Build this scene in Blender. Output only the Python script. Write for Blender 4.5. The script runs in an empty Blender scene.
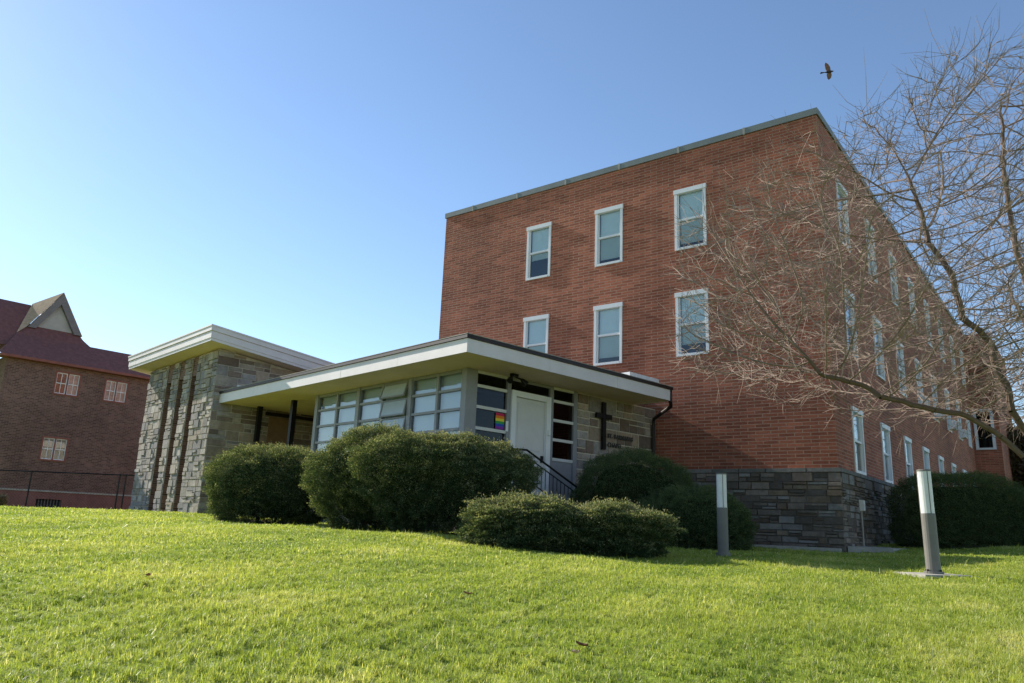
import bpy, math, random
import numpy as np
from mathutils import Vector

random.seed(7)
rng = np.random.default_rng(7)
R = math.radians
scene = bpy.context.scene
COL = scene.collection

# ------------------------------------------------------------------ camera
PITCH, ROLL, FPX = R(13.723), R(2.3354), 754.44
cam_d = bpy.data.cameras.new('camera')
cam = bpy.data.objects.new('camera', cam_d)
COL.objects.link(cam)
fw = Vector((0, math.cos(PITCH), math.sin(PITCH)))
up0 = Vector((0, -math.sin(PITCH), math.cos(PITCH)))
rt0 = Vector((1, 0, 0))
rt = rt0 * math.cos(ROLL) + up0 * math.sin(ROLL)
up = up0 * math.cos(ROLL) - rt0 * math.sin(ROLL)
from mathutils import Matrix
cam.matrix_world = Matrix(((rt.x, up.x, -fw.x, 0), (rt.y, up.y, -fw.y, 0), (rt.z, up.z, -fw.z, 0), (0, 0, 0, 1)))
cam_d.sensor_width = 36.0
cam_d.lens = FPX * 36.0 / 1024.0
cam_d.clip_start = 0.05
cam_d.clip_end = 2000
scene.camera = cam

# ------------------------------------------------------------------ light
SUN_AZ, SUN_EL = R(-54.4), R(29.5)      # azimuth measured from +Y towards +X
w = bpy.data.worlds.new('World'); scene.world = w
w.use_nodes = True
nt = w.node_tree
bg = nt.nodes['Background']
sky = nt.nodes.new('ShaderNodeTexSky')
sky.sky_type = 'NISHITA'; sky.sun_disc = False
sky.sun_elevation = SUN_EL
sky.sun_rotation = SUN_AZ
sky.altitude = 50; sky.air_density = 1.0; sky.dust_density = 0.12; sky.ozone_density = 2.8
nt.links.new(sky.outputs[0], bg.inputs[0])
bg.inputs[1].default_value = 0.105
sd = bpy.data.lights.new('sun', 'SUN'); so = bpy.data.objects.new('sun', sd); COL.objects.link(so)
sd.energy = 4.8; sd.angle = R(0.53); sd.color = (1.0, 0.93, 0.82)
sdir = Vector((math.sin(SUN_AZ) * math.cos(SUN_EL), math.cos(SUN_AZ) * math.cos(SUN_EL), math.sin(SUN_EL)))
so.rotation_euler = (-sdir).to_track_quat('-Z', 'Y').to_euler()
so.location = (-30, 20, 40)
scene.view_settings.view_transform = 'Standard'
scene.view_settings.look = 'None'
scene.view_settings.exposure = 0.9
scene.view_settings.gamma = 1.0
try:
    scene.cycles.use_denoising = True
    scene.cycles.max_bounces = 6
    scene.cycles.transparent_max_bounces = 8
except Exception:
    pass

# ------------------------------------------------------------------ mesh helpers
V3 = lambda a: np.array(a, float)

class MB:
    """collects polygons (world coordinates) with UVs in metres and a per-face tone"""
    def __init__(s):
        s.v = []; s.f = []; s.uv = []; s.c = []
    def poly(s, pts, uvs=None, col=(1, 1, 1)):
        i = len(s.v); s.v.extend([tuple(p) for p in pts]); n = len(pts)
        s.f.append(tuple(range(i, i + n)))
        if uvs is None:
            p0 = V3(pts[0]); e = V3(pts[1]) - p0; e /= (np.linalg.norm(e) + 1e-9)
            nn = np.zeros(3)
            for k in range(1, n - 1):
                nn += np.cross(V3(pts[k]) - p0, V3(pts[k + 1]) - p0)
            g = np.cross(nn, e); g /= (np.linalg.norm(g) + 1e-9)
            uvs = [((V3(p) - p0) @ e, (V3(p) - p0) @ g) for p in pts]
        s.uv.extend(uvs); s.c.append(col)
    def tube(s, pts, rad, n=6, col=(1, 1, 1), cap=True):
        pts = [V3(p) for p in pts]
        if not hasattr(rad, '__len__'): rad = [rad] * len(pts)
        rings = []
        for i, p in enumerate(pts):
            d = pts[min(i + 1, len(pts) - 1)] - pts[max(i - 1, 0)]
            d /= (np.linalg.norm(d) + 1e-9)
            a = np.cross(d, [0, 0, 1.0]) if abs(d[2]) < .95 else np.cross(d, [1.0, 0, 0])
            a /= np.linalg.norm(a); b = np.cross(a, d)
            rings.append([p + rad[i] * (a * math.cos(2 * math.pi * k / n) + b * math.sin(2 * math.pi * k / n)) for k in range(n)])
        for i in range(len(rings) - 1):
            for k in range(n):
                q = (k + 1) % n
                s.poly([rings[i][k], rings[i + 1][k], rings[i + 1][q], rings[i][q]][::-1], None, col)
        if cap:
            s.poly(rings[0][::-1][::-1], None, col); s.poly(rings[-1][::-1], None, col)
    def build(s, name, mat, parent=None, root=None, smooth=False):
        off = V3(root) if root is not None else (V3(parent.location) if parent is not None else np.zeros(3))
        m = bpy.data.meshes.new(name)
        va = np.array(s.v) - off
        m.from_pydata(va.tolist(), [], s.f)
        ul = m.uv_layers.new(name='UVMap')
        ul.data.foreach_set('uv', np.array(s.uv, np.float32).ravel())
        at = m.attributes.new('tone', 'FLOAT_COLOR', 'FACE')
        ca = np.ones((len(s.f), 4), np.float32); ca[:, :3] = np.array(s.c)
        at.data.foreach_set('color', ca.ravel())
        if smooth: m.shade_smooth()
        if mat: m.materials.append(mat)
        o = bpy.data.objects.new(name, m); COL.objects.link(o)
        if parent is not None: o.parent = parent
        elif root is not None: o.location = Vector(root)
        return o

class Fr:
    """local frame: t along d (horizontal), y along n (outward), z up"""
    def __init__(s, o, d, n=None):
        s.o = V3(o); s.d = V3(d)
        s.n = V3(n) if n is not None else np.cross(s.d, [0, 0, 1.])
        s.flip = np.cross(s.d, s.n)[2] < 0
    def p(s, t, y, z): return s.o + t * s.d + y * s.n + np.array([0, 0, z])
    def quad(s, mb, pts, uvs, col=(1, 1, 1)):
        P = [s.p(*q) for q in pts]
        if s.flip: P = P[::-1]; uvs = uvs[::-1]
        mb.poly(P, uvs, col)
    def box(s, mb, t0, t1, y0, y1, z0, z1, col=(1, 1, 1), inset=0.0, skip=''):
        k = inset
        a = dict(F=([(t0 + k, y1, z0 + k), (t0 + k, y1, z1 - k), (t1 - k, y1, z1 - k), (t1 - k, y1, z0 + k)], [(t0, z0), (t0, z1), (t1, z1), (t1, z0)]),
                 B=([(t0, y0, z0), (t1, y0, z0), (t1, y0, z1), (t0, y0, z1)], [(t0, z0), (t1, z0), (t1, z1), (t0, z1)]),
                 L=([(t0, y0, z0), (t0, y0, z1), (t0 + k, y1, z1 - k), (t0 + k, y1, z0 + k)], [(y0, z0), (y0, z1), (y1, z1), (y1, z0)]),
                 R=([(t1, y0, z0), (t1 - k, y1, z0 + k), (t1 - k, y1, z1 - k), (t1, y0, z1)], [(y0, z0), (y1, z0), (y1, z1), (y0, z1)]),
                 T=([(t0, y0, z1), (t1, y0, z1), (t1 - k, y1, z1 - k), (t0 + k, y1, z1 - k)], [(t0, y0), (t1, y0), (t1, y1), (t0, y1)]),
                 D=([(t0, y0, z0), (t0 + k, y1, z0 + k), (t1 - k, y1, z0 + k), (t1, y0, z0)], [(t0, y0), (t0, y1), (t1, y1), (t1, y0)]))
        for key, (pts, uv) in a.items():
            if key in skip: continue
            s.quad(mb, pts, uv, col)
    def wall(s, mb, t0, t1, z0, z1, holes=(), depth=.12, y=0.0, col=(1, 1, 1)):
        ts = sorted({t0, t1, *[h[0] for h in holes], *[h[1] for h in holes]})
        zs = sorted({z0, z1, *[h[2] for h in holes], *[h[3] for h in holes]})
        for i in range(len(ts) - 1):
            for j in range(len(zs) - 1):
                ct, cz = (ts[i] + ts[i + 1]) / 2, (zs[j] + zs[j + 1]) / 2
                if any(h[0] < ct < h[1] and h[2] < cz < h[3] for h in holes): continue
                a, b, c, d = ts[i], ts[i + 1], zs[j], zs[j + 1]
                s.quad(mb, [(a, y, c), (a, y, d), (b, y, d), (b, y, c)], [(a, c), (a, d), (b, d), (b, c)], col)
        for (a, b, c, d) in holes:
            k = y - depth
            s.quad(mb, [(a, y, c), (a, k, c), (a, k, d), (a, y, d)], [(a, c), (a + depth, c), (a + depth, d), (a, d)], col)
            s.quad(mb, [(b, y, c), (b, y, d), (b, k, d), (b, k, c)], [(b, c), (b, d), (b + depth, d), (b + depth, c)], col)
            s.quad(mb, [(a, y, d), (a, k, d), (b, k, d), (b, y, d)], [(a, d), (a, d + depth), (b, d + depth), (b, d)], col)
            s.quad(mb, [(a, y, c), (b, y, c), (b, k, c), (a, k, c)], [(a, c), (b, c), (b, c + depth), (a, c + depth)], col)
    def rotz(s): return math.atan2(s.d[1], s.d[0])

def empty(name, loc, label, cat, group=None, rz=0):
    o = bpy.data.objects.new(name, None); COL.objects.link(o)
    o.location = Vector(loc); o.rotation_euler = (0, 0, rz); o.empty_display_size = .2
    return tag(o, label, cat, group)
def tag(o, label=None, cat=None, group=None, kind=None):
    if label: o['label'] = label
    if cat: o['category'] = cat
    if group: o['group'] = group
    if kind: o['kind'] = kind
    return o

# ------------------------------------------------------------------ materials
def newmat(name):
    m = bpy.data.materials.new(name); m.use_nodes = True
    n = m.node_tree; return m, n, n.nodes['Principled BSDF']
def node(n, t, **k):
    x = n.nodes.new(t)
    for a, b in k.items():
        try: setattr(x, a, b)
        except Exception: pass
    return x
def ramp(n, fac, stops):
    r = n.nodes.new('ShaderNodeValToRGB'); e = r.color_ramp.elements
    while len(e) < len(stops): e.new(.5)
    for i, (p, c) in enumerate(stops):
        e[i].position = p; e[i].color = (*c, 1)
    n.links.new(fac, r.inputs[0]); return r.outputs[0]
def noise(n, scale, detail=4, rough=.6, vec=None, coord='Object'):
    t = node(n, 'ShaderNodeTexNoise'); t.inputs['Scale'].default_value = scale
    t.inputs['Detail'].default_value = detail; t.inputs['Roughness'].default_value = rough
    if vec is None:
        tc = node(n, 'ShaderNodeTexCoord'); vec = tc.outputs[coord]
    n.links.new(vec, t.inputs['Vector']); return t.outputs['Fac']
def mixc(n, a, b, fac, mode='MIX'):
    m = node(n, 'ShaderNodeMix'); m.data_type = 'RGBA'; m.blend_type = mode
    for sock, val in ((m.inputs[6], a), (m.inputs[7], b)):
        if isinstance(val, tuple): sock.default_value = (*val, 1)
        else: n.links.new(val, sock)
    if isinstance(fac, (int, float)): m.inputs[0].default_value = fac
    else: n.links.new(fac, m.inputs[0])
    return m.outputs[2]
def bump(n, b, h, dist=.01, strength=.6):
    k = node(n, 'ShaderNodeBump'); k.inputs['Distance'].default_value = dist
    k.inputs['Strength'].default_value = strength
    n.links.new(h, k.inputs['Height']); n.links.new(k.outputs[0], b.inputs['Normal'])

def plain(name, col, rough=.6, metal=0.0, var=.15, scale=3.0, bumpd=0.0, spec=.4):
    m, n, b = newmat(name)
    f = noise(n, scale, 5, .65)
    lo = tuple(c * (1 - var) for c in col); hi = tuple(min(1, c * (1 + var)) for c in col)
    n.links.new(ramp(n, f, [(.3, lo), (.7, hi)]), b.inputs['Base Color'])
    b.inputs['Roughness'].default_value = rough; b.inputs['Metallic'].default_value = metal
    b.inputs['Specular IOR Level'].default_value = spec
    if bumpd: bump(n, b, noise(n, scale * 12, 3), bumpd)
    return m

def brick_mat(name, c1, c2, mortar, bw=.40, bh=.089, ms=.011, dark=.55):
    m, n, b = newmat(name)
    uv = node(n, 'ShaderNodeUVMap'); uv.uv_map = 'UVMap'
    # slight wobble of courses
    t = node(n, 'ShaderNodeTexBrick')
    t.inputs['Scale'].default_value = 1; t.inputs['Brick Width'].default_value = bw
    t.inputs['Row Height'].default_value = bh; t.inputs['Mortar Size'].default_value = ms
    t.inputs['Mortar Smooth'].default_value = .15; t.inputs['Bias'].default_value = 0
    t.offset = .5
    t.inputs['Color1'].default_value = (0, 0, 0, 1); t.inputs['Color2'].default_value = (1, 1, 1, 1)
    t.inputs['Mortar'].default_value = (0.5, 0.5, 0.5, 1)
    n.links.new(uv.outputs[0], t.inputs['Vector'])
    bc = ramp(n, t.outputs['Color'], [(.0, tuple(x * dark for x in c1)), (.25, c1), (.7, c2), (1.0, tuple(min(1, x * 1.25) for x in c2))])
    # weathering
    big = noise(n, .35, 5, .6)
    fine = noise(n, 9, 4, .7)
    st = ramp(n, big, [(.3, (.72, .70, .70)), (.65, (1.12, 1.1, 1.08))])
    bc2 = mixc(n, bc, st, 1.0, 'MULTIPLY')
    st2 = ramp(n, fine, [(.25, (.8, .78, .78)), (.75, (1.15, 1.15, 1.15))])
    bc3 = mixc(n, bc2, st2, 1.0, 'MULTIPLY')
    mp = node(n, 'ShaderNodeMapping'); mp.inputs['Scale'].default_value = (1.6, .16, 1)
    n.links.new(uv.outputs[0], mp.inputs[0])
    sk = ramp(n, noise(n, 1.0, 5, .65, vec=mp.outputs[0]), [(.33, (.74, .71, .70)), (.5, (1, 1, 1)), (.72, (1.12, 1.1, 1.07))])
    bc3 = mixc(n, bc3, sk, .5, 'MULTIPLY')
    mo = mixc(n, mixc(n, mortar, sk, .5, 'MULTIPLY'), st, .9, 'MULTIPLY')
    n.links.new(mixc(n, bc3, mo, t.outputs['Fac']), b.inputs['Base Color'])
    b.inputs['Roughness'].default_value = .85; b.inputs['Specular IOR Level'].default_value = .25
    inv = node(n, 'ShaderNodeMath', operation='SUBTRACT'); inv.inputs[0].default_value = 1
    n.links.new(t.outputs['Fac'], inv.inputs[1])
    mul = node(n, 'ShaderNodeMath', operation='MULTIPLY_ADD'); n.links.new(fine, mul.inputs[0]); mul.inputs[1].default_value = .35
    n.links.new(inv.outputs[0], mul.inputs[2])
    bump(n, b, mul.outputs[0], .006, .7)
    return m

def tone_mat(name, rough=.9, scale=9, var=.35, bumpd=.012):
    m, n, b = newmat(name)
    a = node(n, 'ShaderNodeAttribute'); a.attribute_name = 'tone'
    f = noise(n, scale, 6, .7)
    g = noise(n, 1.1, 4, .6)
    c = mixc(n, a.outputs['Color'], ramp(n, f, [(.25, (1 - var,) * 3), (.75, (1 + var * .6,) * 3)]), 1.0, 'MULTIPLY')
    c = mixc(n, c, ramp(n, g, [(.3, (.8, .78, .74)), (.7, (1.1, 1.1, 1.1))]), 1.0, 'MULTIPLY')
    n.links.new(c, b.inputs['Base Color'])
    b.inputs['Roughness'].default_value = rough; b.inputs['Specular IOR Level'].default_value = .2
    bump(n, b, f, bumpd, .8)
    return m

def glass_mat(name, tint=(.75, .85, .88), refl=.25, rough=.015, wav=.0, fm=1.3):
    m = bpy.data.materials.new(name); m.use_nodes = True; n = m.node_tree
    n.nodes.clear()
    out = node(n, 'ShaderNodeOutputMaterial')
    tr = node(n, 'ShaderNodeBsdfTransparent'); tr.inputs[0].default_value = (*tint, 1)
    gl = node(n, 'ShaderNodeBsdfGlossy'); gl.inputs['Roughness'].default_value = rough
    gl.inputs[0].default_value = (.95, .97, 1, 1)
    lw = node(n, 'ShaderNodeFresnel'); lw.inputs[0].default_value = 1.5
    ad = node(n, 'ShaderNodeMath', operation='MULTIPLY_ADD'); ad.use_clamp = True
    n.links.new(lw.outputs[0], ad.inputs[0]); ad.inputs[1].default_value = fm; ad.inputs[2].default_value = refl
    mx = node(n, 'ShaderNodeMixShader')
    n.links.new(ad.outputs[0], mx.inputs[0]); n.links.new(tr.outputs[0], mx.inputs[1]); n.links.new(gl.outputs[0], mx.inputs[2])
    if wav:
        f = noise(n, 1.7, 2); k = node(n, 'ShaderNodeBump'); k.inputs['Distance'].default_value = wav
        n.links.new(f, k.inputs['Height']); n.links.new(k.outputs[0], gl.inputs['Normal'])
    n.links.new(mx.outputs[0], out.inputs[0])
    return m

def leaf_mat(name, stops, trans=.35, rough=.55, spec=.3):
    """colour picked per leaf from the 'tone' attribute (r channel)"""
    m = bpy.data.materials.new(name); m.use_nodes = True; n = m.node_tree; n.nodes.clear()
    out = node(n, 'ShaderNodeOutputMaterial')
    a = node(n, 'ShaderNodeAttribute'); a.attribute_name = 'tone'
    sp = node(n, 'ShaderNodeSeparateColor'); n.links.new(a.outputs['Color'], sp.inputs[0])
    c = ramp(n, sp.outputs[0], stops)
    b = node(n, 'ShaderNodeBsdfPrincipled'); b.inputs['Roughness'].default_value = rough
    b.inputs['Specular IOR Level'].default_value = spec
    n.links.new(c, b.inputs['Base Color'])
    t = node(n, 'ShaderNodeBsdfTranslucent')
    n.links.new(mixc(n, c, (1.0, 1.0, .45), 1.0, 'MULTIPLY'), t.inputs[0])
    mx = node(n, 'ShaderNodeMixShader'); mx.inputs[0].default_value = trans
    n.links.new(b.outputs[0], mx.inputs[1]); n.links.new(t.outputs[0], mx.inputs[2]); n.links.new(mx.outputs[0], out.inputs[0])
    return m

M = dict(
    brick=brick_mat('red_norman_brick', (.275, .090, .052), (.345, .116, .067), (.37, .225, .16), dark=.86),
    old_brick=brick_mat('old_dark_brick', (.135, .074, .057), (.185, .103, .080), (.23, .165, .14), bw=.22, bh=.075, ms=.011, dark=.8),
    slot_brick=brick_mat('infill_brick', (.15, .085, .062), (.20, .115, .085), (.24, .18, .14), bw=.3, bh=.075),
    stone=tone_mat('ashlar_stone'),
    mortar=plain('lime_mortar', (.52, .47, .38), .95, var=.2, scale=5, bumpd=.004),
    dark_mortar=plain('grey_mortar', (.13, .115, .10), .95, var=.25, scale=5, bumpd=.004),
    coping=plain('coping_metal', (.17, .19, .185), .55, .0, .15, 1.5),
    white=plain('white_paint', (.74, .75, .76), .5, var=.06, scale=2),
    fascia=plain('fascia_paint', (.70, .65, .65), .5, var=.07, scale=1.3),
    soffit=plain('soffit_paint', (.88, .66, .52), .75, var=.08, scale=1.2),
    bronze=plain('dark_bronze', (.026, .019, .017), .45, .3, .2, 4),
    roofing=plain('roof_membrane', (.25, .22, .2), .9, var=.2, scale=2),
    frame=plain('grey_frame_paint', (.25, .255, .27), .5, var=.08, scale=3),
    doorwhite=plain('door_paint', (.60, .60, .58), .5, var=.06, scale=2),
    blind=plain('blind_fabric', (.78, .86, .88), .9, var=.05, scale=2),
    curtain=plain('curtain_fabric', (.56, .64, .69), .9, var=.04, scale=2),
    dark=plain('dark_room', (.03, .03, .032), .9, var=.2),  # near black, darkness of unlit interiors painted into the colour
    glass=glass_mat('window_glass', (.86, .93, .95), .05, .01),
    pinkcurtain=plain('pink_curtain', (.52, .40, .35), .9, var=.35, scale=5),
    letter=plain('weathered_letter', (.06, .058, .055), .7, var=.1),
    pale_pane=plain('sky_tinted_pane', (.42, .48, .52), .25, var=.05),  # opaque pale blue-grey, sky reflection put into the pane colour
    screen=glass_mat('screened_glass', (.70, .76, .76), .02, .05),
    mirror=glass_mat('reflective_glass', (.90, .95, .97), .05, .012, wav=.006, fm=1.1),
    dglass=glass_mat('dark_glass', (.30, .31, .31), .0, .01, wav=.004, fm=.5),
    black=plain('black_metal', (.012, .012, .013), .45, .4, .2, 5),
    conc=plain('concrete', (.36, .34, .30), .9, var=.2, scale=3, bumpd=.004),
    grey_paint=plain('taupe_paint', (.145, .138, .122), .55, var=.12, scale=6),
    lens=plain('frosted_acrylic', (.62, .62, .60), .35, var=.08, scale=4),
    rust=plain('redwood_trim', (.23, .075, .05), .6, var=.15, scale=3),
    pink=plain('painted_base', (.22, .10, .085), .8, var=.2, scale=1.5),
    shingle=plain('maroon_shingle', (.185, .078, .068), .9, var=.25, scale=6, bumpd=.01),
    gable=plain('gable_stucco', (.40, .38, .34), .9, var=.12, scale=2),
    gtrim=plain('gable_trim', (.18, .16, .155), .7, var=.12, scale=3),
    tan=plain('tan_door_paint', (.22, .13, .07), .7, var=.2, scale=2),
    bark=tone_mat('twig_bark', .85, 14, .4, .004),
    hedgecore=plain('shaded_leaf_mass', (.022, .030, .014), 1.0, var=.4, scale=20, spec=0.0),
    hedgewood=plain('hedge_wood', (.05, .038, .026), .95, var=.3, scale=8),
)

# ------------------------------------------------------------------ terrain
CP = np.array([(0, 4.6, -.69), (-4, 4.6, -.70), (4, 4.6, -.66), (9, 5, -.62), (-9, 5, -.66), (0, 2, -.88), (-3, 2, -.88), (3, 2, -.86), (0, -2, -1.15), (-6, -2, -1.15), (6, -2, -1.15),
               (0, 7.2, -.55), (5, 8, -.52), (-4, 7.2, -.54), (5.83, 10.6, -.43), (3.77, 13.4, -.365), (1, 12.5, -.39), (-1, 13, -.24), (-2.7, 14.8, -.21), (-5.5, 17.3, -.17),
               (-9.3, 23.4, -.02), (-13.5, 28, -.08), (-20, 30, -.13), (-15, 30, -.11), (-9, 14, -.2), (-7, 9, -.42), (8, 18.3, -.29), (5.5, 19.5, -.29), (9.5, 18.8, -.21), (12, 18.3, -.07),
               (14, 16.5, -.1), (10, 12, -.38), (20, 30, .05), (-30, 42, -.12), (-22, 40, -.12), (40, 60, .2), (0, 60, -.1), (-40, 20, -.2), (40, 15, -.2), (14, 8, -.5), (2, 18, -.25), (-3, 20, -.15)], float)
def _tps():
    n = len(CP); d = np.linalg.norm(CP[:, None, :2] - CP[None, :, :2], axis=2)
    K = np.where(d > 0, d * d * np.log(d + 1e-12), 0) + np.eye(n) * .6
    P = np.c_[np.ones(n), CP[:, :2]]
    A = np.block([[K, P], [P.T, np.zeros((3, 3))]])
    s = np.linalg.solve(A, np.r_[CP[:, 2], 0, 0, 0]); return s[:n], s[n:]
TW, TA = _tps()
def ground(x, y):
    x = np.atleast_1d(np.asarray(x, float)); y = np.atleast_1d(np.asarray(y, float))
    xc = np.clip(x, -45, 45); yc = np.clip(y, -4, 62)
    out = np.zeros(len(x))
    for i in range(0, len(x), 20000):
        a = np.c_[xc[i:i + 20000], yc[i:i + 20000]]
        d = np.linalg.norm(a[:, None] - CP[None, :, :2], axis=2)
        out[i:i + 20000] = (d * d * np.log(d + 1e-12)) @ TW + TA[0] + a @ TA[1:]
    und = .018 * np.sin(x * 1.7 + .6 * y) * np.sin(y * 1.3 - .4 * x) + .012 * np.sin(3.1 * x + 1.3) * np.sin(2.7 * y)
    return np.clip(out, -1.9, .5) + und
def gz(x, y): return float(ground(x, y)[0])

def build_ground():
    xs = np.unique(np.r_[np.linspace(-600, -50, 12), np.linspace(-50, -14, 37), np.linspace(-14, 16, 121), np.linspace(16, 50, 35), np.linspace(50, 600, 12)])
    ys = np.unique(np.r_[np.linspace(-60, -4, 8), np.linspace(-4, 24, 141), np.linspace(24, 62, 39), np.linspace(62, 900, 16)])
    X, Y = np.meshgrid(xs, ys); Z = ground(X.ravel(), Y.ravel())
    nx, ny = len(xs), len(ys)
    v = np.c_[X.ravel(), Y.ravel(), Z]
    i = (np.arange(ny - 1)[:, None] * nx + np.arange(nx - 1)[None]).ravel()
    f = np.c_[i, i + 1, i + nx + 1, i + nx]
    m = bpy.data.meshes.new('lawn_ground'); m.from_pydata(v.tolist(), [], f.tolist()); m.shade_smooth()
    mt, n, b = newmat('turf_soil')
    a = noise(n, .5, 5, .6); c = noise(n, 14, 5, .7)
    k = mixc(n, ramp(n, a, [(.35, (.16, .23, .03)), (.65, (.25, .31, .045))]), ramp(n, c, [(.3, (.6, .6, .55)), (.7, (1.2, 1.2, 1.1))]), 1.0, 'MULTIPLY')
    n.links.new(k, b.inputs['Base Color']); b.inputs['Roughness'].default_value = .95; b.inputs['Specular IOR Level'].default_value = .1
    bump(n, b, c, .03, .8)
    m.materials.append(mt)
    o = bpy.data.objects.new('ground', m); COL.objects.link(o); tag(o, kind='structure')
build_ground()

# ------------------------------------------------------------------ frames of the buildings
YM, YC = R(-52.2728), R(-43.3013)
az = lambda a: np.array([math.sin(a), math.cos(a), 0.])
m1, m2, c1, c2 = az(YM), az(YM + math.pi / 2), az(YC), az(YC + math.pi / 2)
Cn = np.array([8.06, 18.5, 0.])         # corner of the brick building
Kn = np.array([-.97, 16.62, 0.])        # corner of the glazed pavilion
En = np.array([-.91, 14.95, 0.])        # corner of its eave
Bn = np.array([-9.31, 23.60, 0.])       # corner of the stone hall

# ------------------------------------------------------------------ ashlar
def cells(t0, t1, z0, z1, g, hb=(.26, .46), wc=(.35, .95), split=.62, thin=(.35, .65)):
    out = []; z = z0
    while z < z1 - 1e-3:
        h = g.uniform(*hb)
        if z1 - z - h < .14: h = z1 - z
        t = t0 - g.uniform(0, .3)
        while t < t1 - 1e-3:
            wd = g.uniform(*wc); a, b = max(t, t0), min(t + wd, t1)
            if t1 - (t + wd) < .16: b = t1; wd = t1 - t + .001
            if b - a > .02:
                r = g.random()
                if r < split:
                    k = g.uniform(*thin)
                    for (q0, q1) in ((z, z + h * k), (z + h * k, z + h)):
                        if (b - a) > .55 and g.random() < .6:
                            mid = a + (b - a) * g.uniform(.3, .7)
                            out += [(a, mid, q0, q1), (mid, b, q0, q1)]
                        else: out.append((a, b, q0, q1))
                else: out.append((a, b, z, z + h))
            t += wd
        z += h
    return out
def ashlar(fr, mb, t0, t1, z0, z1, g, pal, joint=.014, depth=(.012, .03), y=0.0, ztop=None, **kw):
    for (a, b, c, d) in cells(t0, t1, z0, z1, g, **kw):
        if ztop is not None:
            lim = min(ztop(a), ztop(b)) - .005
            if c >= lim - .05: continue
            d = min(d, lim)
        j = joint / 2
        k = g.random(); base = pal[min(int(k * len(pal)), len(pal) - 1)]
        v = g.uniform(.78, 1.2); col = tuple(x * v for x in base)
        if b - a < .05 or d - c < .03: continue
        fr.box(mb, a + j, b - j, y, y + g.uniform(*depth), c + j, d - j, col, inset=.008, skip='B')
PAL_GREY = [(.36, .325, .295), (.31, .285, .27), (.40, .35, .30), (.26, .245, .245), (.34, .29, .235), (.42, .38, .34)]
PAL_MIX = [(.38, .33, .285), (.32, .29, .28), (.41, .33, .26), (.25, .195, .165), (.36, .285, .225), (.34, .315, .305), (.21, .16, .135)]
PAL_PLINTH = [(.20, .17, .145), (.16, .135, .115), (.24, .20, .17), (.13, .11, .095), (.22, .175, .13), (.25, .24, .23), (.15, .115, .09)]

# ------------------------------------------------------------------ windows of the brick building
def sash_window(w_, h_, blind_drop, frame_out=.03):
    """mesh set in local axes: x along wall (centred), y outward, z up from sill"""
    fr = Fr((0, 0, 0), (1, 0, 0), (0, 1, 0)); hw = w_ / 2
    f = MB(); o = frame_out
    fr.box(f, -hw, -hw + .09, -.10, o, 0, h_, inset=.004)
    fr.box(f, hw - .09, hw, -.10, o, 0, h_, inset=.004)
    fr.box(f, -hw - .02, hw + .02, -.10, o + .025, h_ - .13, h_ + .015, inset=.006)
    fr.box(f, -hw + .092, hw - .092, -.10, o + .004, 0, .08, inset=.004)
    s = MB(); mid = h_ * .5
    fr.box(s, -hw + .092, hw - .092, -.085, -.015, mid - .035, mid + .035, inset=.004)
    for (z0, z1, yy) in ((.082, mid - .036, -.065), (mid + .036, h_ - .132, -.04)):
        fr.box(s, -hw + .092, -hw + .125, yy - .02, yy + .02, z0, z1)
        fr.box(s, hw - .125, hw - .092, yy - .02, yy + .02, z0, z1)
    p = MB(); lp = MB()
    fr.quad(lp, [(-hw + .126, -.066, .082), (-hw + .126, -.066, mid - .036), (hw - .126, -.066, mid - .036), (hw - .126, -.066, .082)], [(0, 0), (0, 1), (1, 1), (1, 0)])
    fr.quad(p, [(-hw + .126, -.041, mid + .036), (-hw + .126, -.041, h_ - .132), (hw - .126, -.041, h_ - .132), (hw - .126, -.041, mid + .036)], [(0, 0), (0, 1), (1, 1), (1, 0)])
    b = MB(); zb = h_ - (h_ - .2) * blind_drop
    fr.box(b, -hw + .12, hw - .12, -.135, -.125, zb, h_ - .05)
    k = MB(); fr.box(k, -hw + .01, hw - .01, -.5, -.2, .02, h_ - .02, skip='F')  # near-black box, darkness of the room behind put into its colour
    fr2 = Fr((0, 0, 0), (1, 0, 0), (0, 1, 0))
    return f, s, p, b, k, lp
WPROTO = {}
def place_window(root, fr, tc, z, w_, h_, drop):
    key = (w_, h_, drop)
    if key not in WPROTO:
        fs, ss, ps, bs, ks, ls = sash_window(*key)
        WPROTO[key] = (fs.build('window', M['white'], None), ss.build('sash', M['white'], None), ps.build('pane', M['glass'], None), bs.build('blind', M['blind'], None), ks.build('dark_room_box', M['dark'], None), ls.build('insect_screen', M['screen'], None))
        first = True
        objs = WPROTO[key]
    else:
        objs = tuple(o.copy() for o in WPROTO[key])
        for o in objs: COL.objects.link(o)
    rz = math.atan2(fr.n[1], fr.n[0]) - math.pi / 2
    objs[0].parent = root
    objs[0].location = Vector(fr.p(tc, 0, z) - V3(root.location)); objs[0].rotation_euler = (0, 0, rz)
    for o in objs[1:]: o.parent = objs[0]
    return objs[0]

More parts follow.
